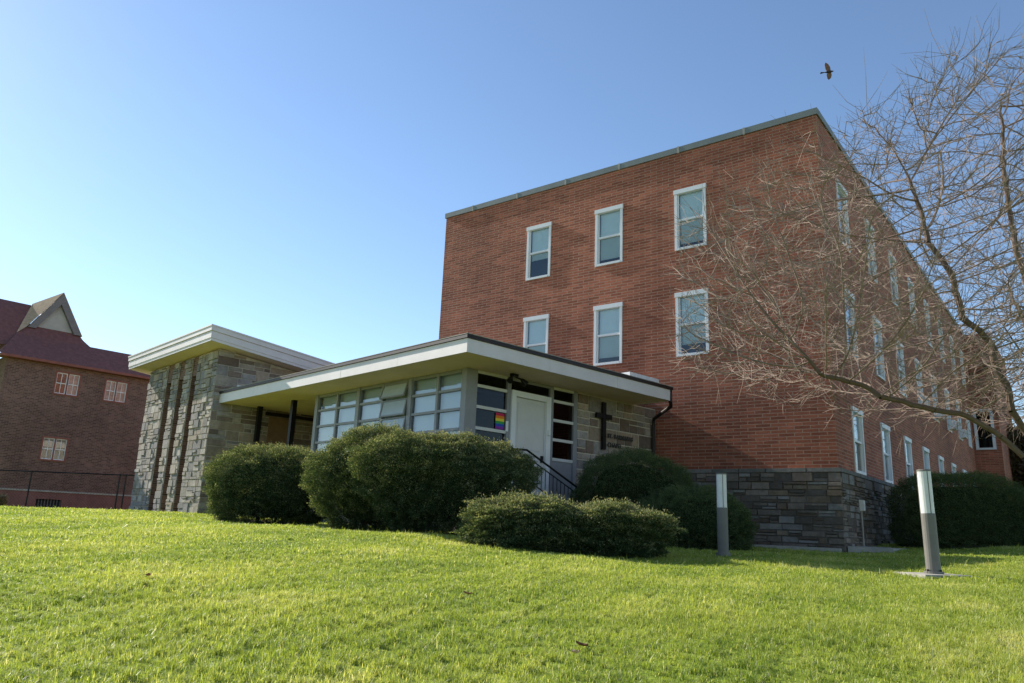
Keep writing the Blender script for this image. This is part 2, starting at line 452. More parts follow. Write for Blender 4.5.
# ------------------------------------------------------------------ brick building
def brick_building():
    base = Cn.copy(); base[2] = -.3
    root = empty('brick_building', base, 'three storey red brick building with white sash windows and a stone base', 'building')
    ZT, ZP, ZB = 11.25, 1.68, -.6
    LF, LR = 13.58, 27.6
    front = Fr(Cn, m1, -m2); side = Fr(Cn, m2, -m1)
    side = Fr(Cn, m2, np.array([-m1[0], -m1[1], 0.]))
    fcols = [(8.70, 9.70), (5.97, 6.97), (3.21, 4.21)]
    rows = [(8.10, 10.02), (4.88, 6.78)]
    fh = [(a, b, c, d) for (a, b) in fcols for (c, d) in rows]
    mb = MB(); front.wall(mb, 0, LF, ZP, ZT, fh, .10)
    mb.build('front_wall', M['brick'], root)
    scols = [(1.63 + 3.4 * k, 1.63 + 3.4 * k + 1.12) for k in range(8)]
    srows = [(8.10, 10.02), (4.88, 6.78), (1.70, 3.44)]
    sh = [(a, b, c, d) for (a, b) in scols for (c, d) in srows]
    mb = MB(); side.wall(mb, 0, LR, ZP, ZT, sh, .10)
    mb.build('side_wall', M['brick'], root)
    # hidden walls and roof
    mb = MB()
    Fr(Cn + m1 * LF, m2, m1).wall(mb, 0, LR + 8, ZB, ZT)
    Fr(Cn + m2 * (LR + 8), m1, m2).wall(mb, -1.3, LF, ZB, ZT)
    mb.build('rear_wall', M['brick'], root)
    mb = MB(); P = [Cn, Cn + m1 * LF, Cn + m1 * LF + m2 * (LR + 8), Cn + m2 * (LR + 8)]
    mb.poly([p + [0, 0, ZT - .02] for p in P][::-1]); mb.build('roof', M['roofing'], root)
    # coping in lengths
    mb = MB(); t = -.05
    while t < LF:
        e = min(t + 2.05, LF + .05); front.box(mb, t + .004, e - .004, -.3, .045, ZT, ZT + .2, inset=.006); t = e
    t = .06
    while t < LR + 6:
        e = min(t + 2.05, LR + 6); side.box(mb, t + .004, e - .004, -.3, .045, ZT, ZT + .2, inset=.006); t = e
    mb.build('coping', M['coping'], root)
    t = 2.0
    while t < LF:
        mb = MB(); front.box(mb, t - .03, t + .03, -.3, .052, ZT - .01, ZT + .206); mb.build('coping_joint', M['conc'], root); t += 2.05
    # stone base
    mb = MB(); front.wall(mb, -.05, 6.2, ZB, ZP, y=.05); side.wall(mb, -.05, LR, ZB, ZP, y=.05)
    mb.build('plinth_bed', M['dark_mortar'], root)
    g = random.Random(3); mb = MB()
    ashlar(front, mb, -.075, 6.0, ZB, ZP - .1, g, PAL_PLINTH, y=.05, hb=(.11, .20), wc=(.22, .62), split=.36, joint=.02, depth=(.01, .06))
    ashlar(side, mb, -.075, 14, ZB, ZP - .1, g, PAL_PLINTH, y=.05, hb=(.11, .20), wc=(.22, .62), split=.36, joint=.02, depth=(.01, .06))
    # cap course
    for f_, L in ((front, 6.0), (side, LR)):
        t = -.09
        while t < L:
            e = min(t + g.uniform(.55, 1.1), L)
            v = g.uniform(.85, 1.2); f_.box(mb, t + .006, e - .006, -.02, .09, ZP - .098, ZP + .012, (.17 * v, .165 * v, .155 * v), inset=.008); t = e
    mb.build('plinth', M['stone'], root)
    # windows
    drops = {0: .62, 1: .98, 2: .55}
    for j, (c, d) in enumerate(rows):
        for i, (a, b) in enumerate(fcols):
            dr = [[.7, .98, .98], [.98, .97, .9]][j][i]
            place_window(root, front, (a + b) / 2, c, b - a, d - c, dr)
    for (c, d) in srows:
        for k, (a, b) in enumerate(scols):
            place_window(root, side, (a + b) / 2, c, b - a, d - c, .98 if k % 2 else .55)
    # end bay stepping forward
    bay = Fr(Cn + m2 * LR - m1 * 1.25, m1, -m2)
    mb = MB(); bay.wall(mb, 0, 1.25, ZB, ZT, [(.28, 1.12, 4.95, 7.05)], .12); 
    Fr(Cn + m2 * LR - m1 * 1.25, m2, np.array([-m1[0], -m1[1], 0.])).wall(mb, 0, 8, ZB, ZT)
    mb.build('end_bay', M['brick'], root)
    bw_ = MB(); bay.box(bw_, .24, .38, -.1, .05, 4.92, 7.08); bay.box(bw_, 1.02, 1.16, -.1, .05, 4.92, 7.08); bay.box(bw_, .384, 1.016, -.1, .05, 4.92, 5.02); bay.box(bw_, .384, 1.016, -.1, .05, 6.94, 7.08)
    wo = bw_.build('window', M['white'], root)
    bp = MB(); bay.quad(bp, [(.384, -.03, 5.02), (.384, -.03, 6.94), (1.016, -.03, 6.94), (1.016, -.03, 5.02)], [(0, 0), (0, 1), (1, 1), (1, 0)])
    q = bp.build('pane', M['dglass'], None, root=V3(root.location)); q.location = (0, 0, 0); q.parent = wo
    bk = MB(); bay.box(bk, .3, 1.1, -.6, -.2, 4.96, 7.04, skip='F'); q = bk.build('dark_room_box', M['dark'], None, root=V3(root.location)); q.location = (0, 0, 0); q.parent = wo  # dark box painted as the unlit room behind the bay
    return front, side
front, side = brick_building()

def child(mb, name, mat, part, root):
    o = mb.build(name, mat, None, root=V3(root.location)); o.location = (0, 0, 0); o.parent = part; return o

def air_conditioners():
    for k, lab in ((3, 'nearest'), (4, 'second nearest'), (5, 'third nearest'), (6, 'farthest')):
        t = 1.63 + 3.4 * k + .56; z = 4.96
        root = empty('air_conditioner', side.p(t, .0, z), 'white air conditioner in a side wall window, %s of the four' % lab, 'air conditioner', 'window air conditioners')
        mb = MB(); side.box(mb, t - .32, t + .32, .03, .27, z, z + .42, inset=.015); mb.build('housing', M['white'], root)
        mb = MB()
        for q in range(6): side.box(mb, t - .27, t + .27, .271, .28, z + .06 + q * .055, z + .085 + q * .055)
        mb.build('grille', M['coping'], root)
air_conditioners()

# ------------------------------------------------------------------ glazed pavilion
ZS, ZF0 = 3.40, 3.40                      # soffit height
def pavilion():
    base = Kn.copy(); base[2] = -.25
    root = empty('glazed_pavilion', base, 'low flat roofed entrance pavilion with grey framed window walls and deep white eaves', 'building')
    left = Fr(Kn, c1, -c2); right = Fr(Kn, c2, -c1)
    # roof slab outline in (c1, c2) measured from En
    A, Bq = 12.06, 7.19
    def rp(a, b, z): return En + c1 * a + c2 * b + np.array([0, 0, z])
    # soffit
    mb = MB(); mb.poly([rp(.04, .04, ZS + .015), rp(A, .04, ZS + .015), rp(A, 9.2, ZS + .015), rp(1.6, 9.2, ZS + .015), rp(1.6, Bq, ZS + .015), rp(.04, Bq, ZS + .015)])
    ro = MB(); ro.poly([rp(0, 0, ZS + .365), rp(0, Bq, ZS + .365), rp(1.6, Bq, ZS + .365), rp(1.6, 9.2, ZS + .365), rp(A, 9.2, ZS + .365), rp(A, 0, ZS + .365)])
    roof = ro.build('roof', M['roofing'], root)
    child(mb, 'soffit', M['soffit'], roof, root)
    lf = Fr(En, c1, -c2); rf = Fr(En, c2, -c1)
    mb = MB()
    for f_, a_, b_ in ((lf, 0, A), (rf, .0405, Bq)):
        t = a_
        while t < b_ - .01:
            e = min(t + 2.42, b_); f_.box(mb, t + (.003 if t > a_ else 0), e - (.003 if e < b_ else 0), -.04, 0 + random.uniform(-.002, .002), ZS, ZS + .29); t = e
    Fr(En + c2 * Bq, c1, c2).box(mb, .041, 1.6, -.04, .001, ZS, ZS + .29)
    child(mb, 'fascia', M['fascia'], roof, root)
    mb = MB(); lf.box(mb, -.035, A, -.1, .035, ZS + .292, ZS + .372, inset=.004); rf.box(mb, .066, Bq + .03, -.1, .035, ZS + .292, ZS + .372, inset=.004)
    child(mb, 'drip_edge', M['bronze'], roof, root)
    mb = MB(); lf.box(mb, -.04, A, -.12, .04, ZS + .374, ZS + .388); rf.box(mb, .08, Bq + .035, -.12, .04, ZS + .374, ZS + .388)
    child(mb, 'gravel_stop', M['conc'], roof, root)
    # white curbs where the roof meets its neighbours
    mb = MB(); Fr(En + c1 * .55, c2, -c1).box(mb, Bq - 1.1, Bq + .2, -.5, 0, ZS + .366, ZS + .68); child(mb, 'roof_curb', M['white'], roof, root)
    mb = MB(); Fr(En + c1 * (A - .06), c2, -c1).box(mb, .5, 1.35, -.2, 0, ZS + .366, ZS + .66); child(mb, 'roof_curb', M['white'], roof, root)
    # left window wall
    colsL = [.10, 1.05, 2.11, 3.30, 4.42, 5.50, 6.58]
    bars = [1.60, 2.05, 2.50, 2.95, 3.36]
    fm = MB(); fmw = left
    thick = {2, 4}
    ends = []
    for i, t in enumerate(colsL):
        hw = .075 if i in (0, 2, 4, 6) else .04
        if i == 0: continue
        fm = MB(); fmw.box(fm, t - hw, t + hw, -.09, .03 if hw > .05 else .012, .95, ZS + .01); fm.build('mullion', M['frame'], root)
    fr_ = MB()
    for i in range(6):
        a = colsL[i] + (.1 if i == 0 else (.075 if i in (2, 4) else .04)); b = colsL[i + 1] - (.075 if i + 1 in (2, 4, 6) else .04)
        for z in bars:
            if i == 2 and z in (2.95, 2.5): continue
            fr_ = MB(); fmw.box(fr_, a + .001, b - .001, -.07, .005, z - .03, z + .03 if z < 3.3 else ZS + .01); fr_.build('transom_bar', M['frame'], root)
        fr_ = MB(); fmw.box(fr_, a + .001, b - .001, -.07, .02, .95, 1.02); fr_.build('window_sill', M['frame'], root)
    # awning sashes in the third bay, propped open
    gl = MB()
    for i in range(6):
        a = colsL[i] + .04; b = colsL[i + 1] - .04
        for k in range(len(bars) - 1):
            if i == 2 and k >= 1: continue
            z0, z1 = bars[k] + .025, bars[k + 1] - .025
            y0 = -.035 + random.uniform(-.004, .004)
            fmw.quad(gl, [(a, y0, z0), (a, y0 + random.uniform(-.004, .004), z1), (b, y0 + random.uniform(-.004, .004), z1), (b, y0, z0)], [(0, 0), (0, 1), (1, 1), (1, 0)])
        fmw.quad(gl, [(a, -.035, 1.02), (a, -.035, 1.575), (b, -.035, 1.575), (b, -.035, 1.02)], [(0, 0), (0, 1), (1, 1), (1, 0)])
    gl.build('window_pane', M['mirror'], root)
    a, b = colsL[2] + .09, colsL[3] - .055
    for (z0, z1) in ((2.95, 3.345), (2.5, 2.93), (2.06, 2.48)):
        ang = R(17 if z0 > 2.9 else 11); L = z1 - z0
        def sp(t, s_, off): # point on tilted sash, s_ from hinge down
            return left.p(t, .01 + s_ * math.sin(ang) + off * math.cos(ang), z1 - s_ * math.cos(ang) + off * math.sin(ang))
        sb = MB()
        def bar(t0, t1, s0, s1):
            P = [[sp(t, s_, o) for (t, s_) in ((t0, s0), (t0, s1), (t1, s1), (t1, s0))] for o in (-.02, .02)]
            sb.poly(P[1]); sb.poly(P[0][::-1])
            for i in range(4):
                j = (i + 1) % 4; sb.poly([P[0][i], P[0][j], P[1][j], P[1][i]])
        bar(a, a + .04, 0, L); bar(b - .04, b, 0, L); bar(a + .04, b - .04, 0, .04); bar(a + .04, b - .04, L - .04, L)
        s_o = sb.build('awning_sash', M['frame'], root)
        pb = MB(); pb.poly([sp(a + .04, .04, 0), sp(a + .04, L - .04, 0), sp(b - .04, L - .04, 0), sp(b - .04, .04, 0)])
        child(pb, 'sash_pane', M['pale_pane'], s_o, root)
    mb = MB(); fmw.box(mb, .03, 6.65, -.12, -.03, -.6, .948); mb.build('spandrel', M['frame'], root)
    mb = MB(); fmw.box(mb, .12, 6.55, -.17, -.15, 1.0, 3.38); mb.build('curtain', M['curtain'], root)
    # corner post
    mb = MB(); left.box(mb, -.02, .15, -.16, .035, -.6, ZS + .01); mb.build('corner_post', M['frame'], root)
    # ---- right (door) wall
    rw = right
    cols = [.30, 1.30, 2.62, 3.60]
    for t0, t1 in ((.16, .30), (1.24, 1.36), (2.70, 2.82), (3.58, 3.72)):
        mb = MB(); rw.box(mb, t0, t1, -.1, .02, .55, ZS + .01); mb.build('mullion', M['frame'], root)
    mb = MB(); rw.box(mb, 1.362, 2.698, -.1, .018, ZS - .06, ZS + .01); mb.build('transom_bar', M['frame'], root)
    for (a, b) in ((.301, 1.239), (2.821, 3.579)):
        for z in (1.62, 2.10, 2.58, 3.06, ZS - .02):
            mb = MB(); rw.box(mb, a, b, -.08, .01, z - .035, z + (.035 if z < 3.3 else .03)); mb.build('transom_bar', M['doorwhite'], root)
        mb = MB(); rw.box(mb, a, b, -.06, -.02, .55, 1.584); mb.build('spandrel', M['frame'], root)
    gl = MB()
    for (a, b) in ((.301, 1.239), (2.821, 3.579)):
        for z0, z1 in ((1.655, 2.065), (2.135, 2.545), (2.615, 3.025), (3.095, ZS - .05)):
            rw.quad(gl, [(a, -.04, z0), (a, -.04, z1), (b, -.04, z1), (b, -.04, z0)], [(0, 0), (0, 1), (1, 1), (1, 0)])
    rw.quad(gl, [(1.362, -.04, 3.12), (1.362, -.04, ZS - .06), (2.698, -.04, ZS - .06), (2.698, -.04, 3.12)], [(0, 0), (0, 1), (1, 1), (1, 0)])
    gl.build('window_pane', M['dglass'], root)
    mb = MB(); rw.box(mb, 1.364, 1.50, -.1, .06, .55, 3.115); rw.box(mb, 2.55, 2.698, -.1, .06, .55, 3.115); rw.box(mb, 1.502, 2.548, -.1, .06, 2.98, 3.115)
    mb.build('door_frame', M['white'], root)
    mb = MB(); rw.box(mb, 1.503, 2.547, -.07, -.02, .56, 2.978, inset=.003)
    dr = mb.build('door', M['doorwhite'], root)
    mb = MB(); rw.box(mb, 1.62, 2.43, -.019, -.008, 1.75, 2.86, inset=.012); rw.box(mb, 1.62, 2.43, -.019, -.008, .75, 1.6, inset=.012); child(mb, 'door_panel', M['doorwhite'], dr, root)
    mb = MB(); rw.box(mb, 2.44, 2.50, -.018, .03, 1.5, 1.66); child(mb, 'handle', M['black'], dr, root)
    mb = MB(); rw.box(mb, 2.58, 2.67, .061, .10, 2.16, 2.30, inset=.01); mb.build('door_intercom', M['white'], root)
    # interior so the glass shows a dim room
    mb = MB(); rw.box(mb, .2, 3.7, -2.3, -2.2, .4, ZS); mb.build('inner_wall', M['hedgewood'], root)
    # stone wall to the brick building
    mb = MB(); rw.wall(mb, 3.72, 7.3, -.6, ZS + .01, y=-.01); rw.box(mb, 3.722, 3.80, -.3, -.012, -.6, ZS)
    mb.build('wall_bed', M['mortar'], root)
    g = random.Random(11); mb = MB(); ashlar(rw, mb, 3.73, 7.12, -.2, ZS, g, PAL_MIX, joint=.03, y=-.01, hb=(.24, .42), wc=(.3, .72), split=.6)
    mb.build('stone_wall', M['stone'], root)
    # left end of the window wall and rear walls
    mb = MB(); Fr(Kn + c1 * 6.66, c2, c1).wall(mb, .0, 7.3, -.6, ZS, y=-.01)
    Fr(Kn + c2 * 7.3, c1, c2).wall(mb, 0, 6.66, -.6, ZS)
    mb.build('rear_wall', M['slot_brick'], root)
    mb = MB(); P = [Kn + c1 * .1 + c2 * .1, Kn + c1 * .1 + c2 * 7.2, Kn + c1 * 6.6 + c2 * 7.2, Kn + c1 * 6.6 + c2 * .1]
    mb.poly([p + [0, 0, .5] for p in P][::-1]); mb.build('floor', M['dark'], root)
    # canopy posts
    for t in (7.75, 10.0):
        mb = MB(); p = left.p(t + .35, -.06, 0)
        Fr(p, c1, -c2).box(mb, -.05, .09, -.09, .05, -.6, ZS + .014); mb.build('canopy_post', M['black'], root)
    # downspout at the outer end of the stone wall
    mb = MB()
    q = rw.p(6.05, 1.24, ZS - .02)
    mb.tube([q + [0, 0, .35], q, rw.p(6.2, 1.15, ZS - .12), rw.p(6.86, .12, ZS - .3), rw.p(6.88, .09, ZS - .55), rw.p(6.88, .09, -.4)], .05, 8)
    mb.build('downspout', M['bronze'], root, smooth=True)
    return left, right
pleft, pright = pavilion()

# ------------------------------------------------------------------ stone hall with shed roof
def stone_hall():
    base = Bn.copy(); base[2] = -.1
    root = empty('stone_hall', base, 'tall windowless stone hall with recessed brick strips and a sloping stepped white roof edge', 'building')
    lf = Fr(Bn, c1, -c2); rf = Fr(Bn, c2, -c1)
    LA, LB = 6.22, 9.0
    S = -.11
    zt = lambda b: 5.13 + S * b
    slots = [(1.62, 2.10), (2.72, 3.25), (3.82, 4.38)]
    g = random.Random(5)
    # wall beds
    mb = MB()
    edges = [-.0, 1.62, 2.10, 2.72, 3.25, 3.82, 4.38, LA]
    for i in range(0, 8, 2):
        lf.box(mb, edges[i], edges[i + 1], -.5, 0, -.6, 5.12, skip='B' + ('R' if i < 6 else '') + ('L' if i > 0 else ''))
    rf_pts = [(0.001, -.6), (LB, -.6), (LB, zt(LB)), (0.001, zt(0))]
    mb.poly([rf.p(t, 0.0, z) for t, z in rf_pts], [(t, z) for t, z in rf_pts])
    Fr(Bn + c1 * LA, c2, c1).wall(mb, 0, LB, -.6, zt(LB)); Fr(Bn + c2 * LB, c1, c2).wall(mb, 0, LA, -.6, zt(LB))
    mb.build('wall_bed', M['mortar'], root)
    mb = MB()
    for i in range(0, 8, 2):
        ashlar(lf, mb, edges[i] - (.02 if i == 0 else 0), edges[i + 1], -.5, 5.10, g, PAL_GREY, y=0.0, depth=(.015, .065), hb=(.17, .33), wc=(.2, .48), split=.4, joint=.016)
    mb.build('front_stonework', M['stone'], root)
    mb = MB(); ashlar(rf, mb, -.04, LB, -.5, 5.2, g, PAL_MIX, y=0.0, depth=(.01, .03), hb=(.2, .34), wc=(.4, 1.0), split=.66, ztop=zt, joint=.02)
    mb.build('side_stonework', M['stone'], root)
    for (a, b) in slots:
        mb = MB(); lf.box(mb, a - .01, b + .01, -.55, -.26, -.6, 5.13, skip='BLRTD'); lf.box(mb, a - .03, a, -.262, -.004, -.6, 5.13, skip='B'); lf.box(mb, b, b + .03, -.262, -.004, -.6, 5.13, skip='B'); lf.box(mb, a + .002, b - .002, -.258, -.02, 4.47, 5.13)
        mb.build('brick_strip', M['slot_brick'], root)
    # roof: sloping slab with overhang
    o = .68; a0, a1, b0, b1 = -o, LA + .72, -.60, LB + .5
    def P(a, b, dz): return Bn + c1 * a + c2 * b + np.array([0, 0, zt(b) + dz])
    mb = MB(); mb.poly([P(a0, b0, .50), P(a0, b1, .50), P(a1, b1, .50), P(a1, b0, .50)]); roof = mb.build('roof', M['roofing'], root)
    mb = MB(); mb.poly([P(a0 + .01, b0 + .01, .03), P(a1, b0 + .01, .03), P(a1, b1, .03), P(a0 + .01, b1, .03)]); child(mb, 'soffit', M['soffit'], roof, root)
    mb = MB()
    def band(o0, z0, z1, top=True):
        A0, A1, B0 = a0 - o0, a1 + o0, b0 - o0
        zl = lambda b, d: zt(b) + d
        q = lambda a, b, d: Bn + c1 * a + c2 * b + np.array([0, 0, zt(max(b, b0)) + d])
        mb.poly([q(A0, B0, z0), q(A0, B0, z1), q(A1, B0, z1), q(A1, B0, z0)])
        mb.poly([q(A0, b1, z0), q(A0, b1, z1), q(A0, B0, z1), q(A0, B0, z0)])
        mb.poly([q(A1, B0, z0), q(A1, B0, z1), q(A1, b1, z1), q(A1, b1, z0)])
        for z, fl in ((z0, 1), (z1, 0)):
            for pts in ([q(A0, B0, z), q(A1, B0, z), q(a1, b0 + .05, z), q(a0, b0 + .05, z)], [q(A0, b1, z), q(A0, B0, z), q(a0 + .05, B0 + .05, z), q(a0 + .05, b1, z)]):
                mb.poly(pts if fl else pts[::-1])
    band(0.0, .0, .085); band(.022, .088, .285); band(.004, .288, .31); band(.05, .313, .45); band(.07, .453, .50)
    child(mb, 'fascia', M['fascia'], roof, root)
    mb = MB(); c = P(4.9, .1, .5); mb.tube([c - [0, 0, .3], c + [0, 0, .55]], .06, 8); child(mb, 'vent_pipe', M['black'], roof, root)
    # doorway panel and lintel seen under the canopy
    mb = MB(); rf.box(mb, 1.9, 2.85, .0, .05, -.3, 3.2); mb.build('door', M['tan'], root)
    mb = MB(); rf.box(mb, 1.75, 5.5, .0, .09, 3.22, 3.33); mb.build('lintel', M['bronze'], root)
stone_hall()

# ------------------------------------------------------------------ old brick house beyond the lawn
def old_house():
    wd, aw = az(R(42)), az(R(-48))
    O = np.array([-21.75, 38.0, 0.])
    root = empty('old_brick_house', O + [0, 0, -.15], 'old dark brick house with maroon shingled roof and small gable behind a chain link fence', 'building')
    f = Fr(O, wd, -aw)
    wins = [(-1.28, -.08, 5.42, 6.62), (1.06, 2.26, 5.42, 6.6), (-1.34, -.14, 2.18, 3.36)]
    mb = MB(); f.wall(mb, -3.45, 14, .75, 6.95, wins, .13)
    Fr(O - wd * 3.45, aw, -wd).wall(mb, 0, 12, .75, 6.95)
    Fr(O + wd * 14, aw, wd).wall(mb, 0, 12, .75, 6.95)
    mb.build('wall', M['old_brick'], root)
    mb = MB(); f.wall(mb, -3.5, 14, -.7, .70, [(-1.13, -.02, -.1, .36)], .2, y=.05); Fr(O - wd * 3.5, aw, -wd).wall(mb, -.05, 12, -.7, .70); mb.build('painted_base', M['pink'], root)
    mb = MB(); f.box(mb, -3.55, 14, -.1, .1, .70, .78); mb.build('water_table', M['conc'], root)
    mb = MB(); f.box(mb, -1.13, -.02, -.2, -.15, -.1, .36)
    gr = mb.build('basement_window', M['dark'], root)
    mb = MB()
    for k in range(9): f.box(mb, -1.13 + k * .135, -1.10 + k * .135, -.1, -.07, -.1, .36)
    child(mb, 'grille', M['gtrim'], gr, root)
    for (a, b, c, d) in wins:
        mb = MB(); k = .075
        f.box(mb, a, a + k, -.12, .02, c, d); f.box(mb, b - k, b, -.12, .02, c, d); f.box(mb, a + k, b - k, -.12, .02, d - k, d); f.box(mb, a + k, b - k, -.12, .04, c, c + k)
        f.box(mb, (a + b) / 2 - .03, (a + b) / 2 + .03, -.12, .0, c + k, d - k)
        wo = mb.build('window', M['rust'], root)
        mb = MB(); zm = (c + d) / 2
        for (p, q) in ((a + k, (a + b) / 2 - .031), ((a + b) / 2 + .031, b - k)):
            f.box(mb, p, p + .035, -.09, -.04, c + k, d - k); f.box(mb, q - .035, q, -.09, -.04, c + k, d - k)
            for z in (c + k, zm - .02, d - k - .04): f.box(mb, p + .036, q - .036, -.09, -.04, z, z + .04)
            f.box(mb, (p + q) / 2 - .012, (p + q) / 2 + .012, -.08, -.05, c + k, d - k)
        child(mb, 'sash', M['white'], wo, root)
        mb = MB(); f.quad(mb, [(a + k, -.07, c + k), (a + k, -.07, d - k), (b - k, -.07, d - k), (b - k, -.07, c + k)], [(0, 0), (0, 1), (1, 1), (1, 0)])
        child(mb, 'pane', M['glass'], wo, root)
        mb = MB()
        if c < 4: f.box(mb, a + k, b - k, -.16, -.14, zm + .1, d); 
        elif a < 0: f.box(mb, (a + b) / 2, b - k, -.16, -.14, c, d)
        else: f.box(mb, a + k, b - k, -.16, -.14, c, d)
        child(mb, 'curtain', M['pinkcurtain'], wo, root)
        mb = MB(); f.box(mb, a, b, -.6, -.3, c, d); child(mb, 'dark_room_box', M['dark'], wo, root)  # stands for the unlit room, its darkness is painted
    mb = MB(); f.box(mb, -3.85, 14.2, -.3, .42, 6.86, 7.0, inset=.01); mb.build('gutter', M['rust'], root)
    q = lambda a, b, z: O + wd * a + aw * b + np.array([0, 0, z])
    mb = MB()
    mb.poly([q(-3.9, -.42, 6.99), q(14.2, -.42, 6.99), q(14.2, 1.08, 8.30), q(.42, 1.08, 8.30), q(.12, 1.36, 8.62), q(-.13, 1.72, 9.07), q(-2.36, 1.64, 8.96), q(-3.02, 1.06, 8.29)])
    mb.poly([q(14.2, 1.08, 8.3), q(14.2, 12, 7.9), q(.42, 12, 7.9), q(.42, 1.08, 8.3)])
    # side slope and taller rear roof
    mb.poly([q(-3.9, -.42, 6.99), q(-3.02, 1.06, 8.29), q(-2.36, 1.64, 8.96), q(-2.2, 2.7, 10.2), q(-3.9, 12, 7.0)])
    mb.poly([q(-12, -.9, 6.4), q(-3.3, .55, 7.6), q(-2.2, 2.70, 10.22), q(-12, 2.70, 10.22)])
    mb.poly([q(-2.2, 2.70, 10.22), q(-1.6, 6, 8.5), q(-12, 9, 7.5), q(-12, 2.7, 10.22)])
    roof = mb.build('roof', M['shingle'], root)
    g0, g1, pk = (-2.36, 1.5), (-.10, 1.5), (-1.18, 10.92)
    mb = MB()
    mb.poly([q(-2.30, 1.62, 8.90), q(-.14, 1.62, 8.90), q(pk[0], 1.62, 10.8)]); 
    gb = mb.build('gable', M['gable'], root)
    mb = MB()
    for (a, b) in (((-2.5, 8.8), (pk[0], pk[1])), ((.02, 8.85), (pk[0], pk[1]))):
        s = .36 if a[0] < 0 and a[0] < -1 else -.36
        P0 = [(a[0], a[1]), (b[0], b[1]), (b[0], b[1] - .62), (a[0] + s, a[1])]
        F = [q(x, 1.40, z) for x, z in P0]; Bk_ = [q(x, 1.60, z) for x, z in P0]
        mb.poly(F); mb.poly(Bk_[::-1])
        for i in range(4):
            j = (i + 1) % 4; mb.poly([F[i], F[j], Bk_[j], Bk_[i]])
    child(mb, 'barge_board', M['gtrim'], gb, root)
    mb = MB()
    mb.poly([q(-3.03, 1.06, 8.33), q(-2.54, 1.36, 8.82), q(pk[0], 1.36, pk[1] + .03), q(-2.15, 2.75, 10.32)])
    mb.poly([q(.06, 1.38, 8.82), q(-.1, 3.2, 8.82), q(-2.15, 2.75, 10.30), q(pk[0], 1.38, pk[1] + .03)])
    child(mb, 'gable_roof', plain('sunlit_shingle', (.5, .34, .2), .9, var=.2, scale=6), roof, root)  # sunlight on these slopes painted into a lighter shingle colour
old_house()

# ------------------------------------------------------------------ chain link fence
def fence():
    p0, p1 = np.array([-26.0, 30.3, 0.]), np.array([-12.6, 30.0, 0.])
    d = p1 - p0; L = np.linalg.norm(d); d /= L
    root = empty('chain_link_fence', p0 + [0, 0, -.2], 'black chain link fence with a thin top rail in front of the old brick house', 'fence')
    f = Fr(p0, d)
    mb = MB(); mb.tube([f.p(0, 0, 1.33), f.p(L, 0, 1.33)], .025, 6); mb.build('top_rail', M['black'], root)
    for t in (.2, 3.75, 7.4, 10.9, 11.15):
        mb = MB(); mb.tube([f.p(t, 0, -.5), f.p(t, 0, 1.36)], .03, 8); mb.build('fence_post', M['black'], root)
    mb = MB(); n = int(L / .12)
    for k in range(-16, n):
        for sg in (1, -1):
            a = k * .12; x0, z0, x1, z1 = (a, -.3, a + 1.6, 1.3) if sg > 0 else (a, 1.3, a + 1.6, -.3)
            if x0 < 0: z0 += (0 - x0) * (1 if sg > 0 else -1); x0 = 0
            if x1 > L: z1 -= (x1 - L) * (1 if sg > 0 else -1); x1 = L
            if x1 > x0 + .02: mb.tube([f.p(x0, .004 * sg, z0), f.p(x1, .004 * sg, z1)], .0025, 3, cap=False)
    mb.build('wire_mesh', M['black'], root)
fence()

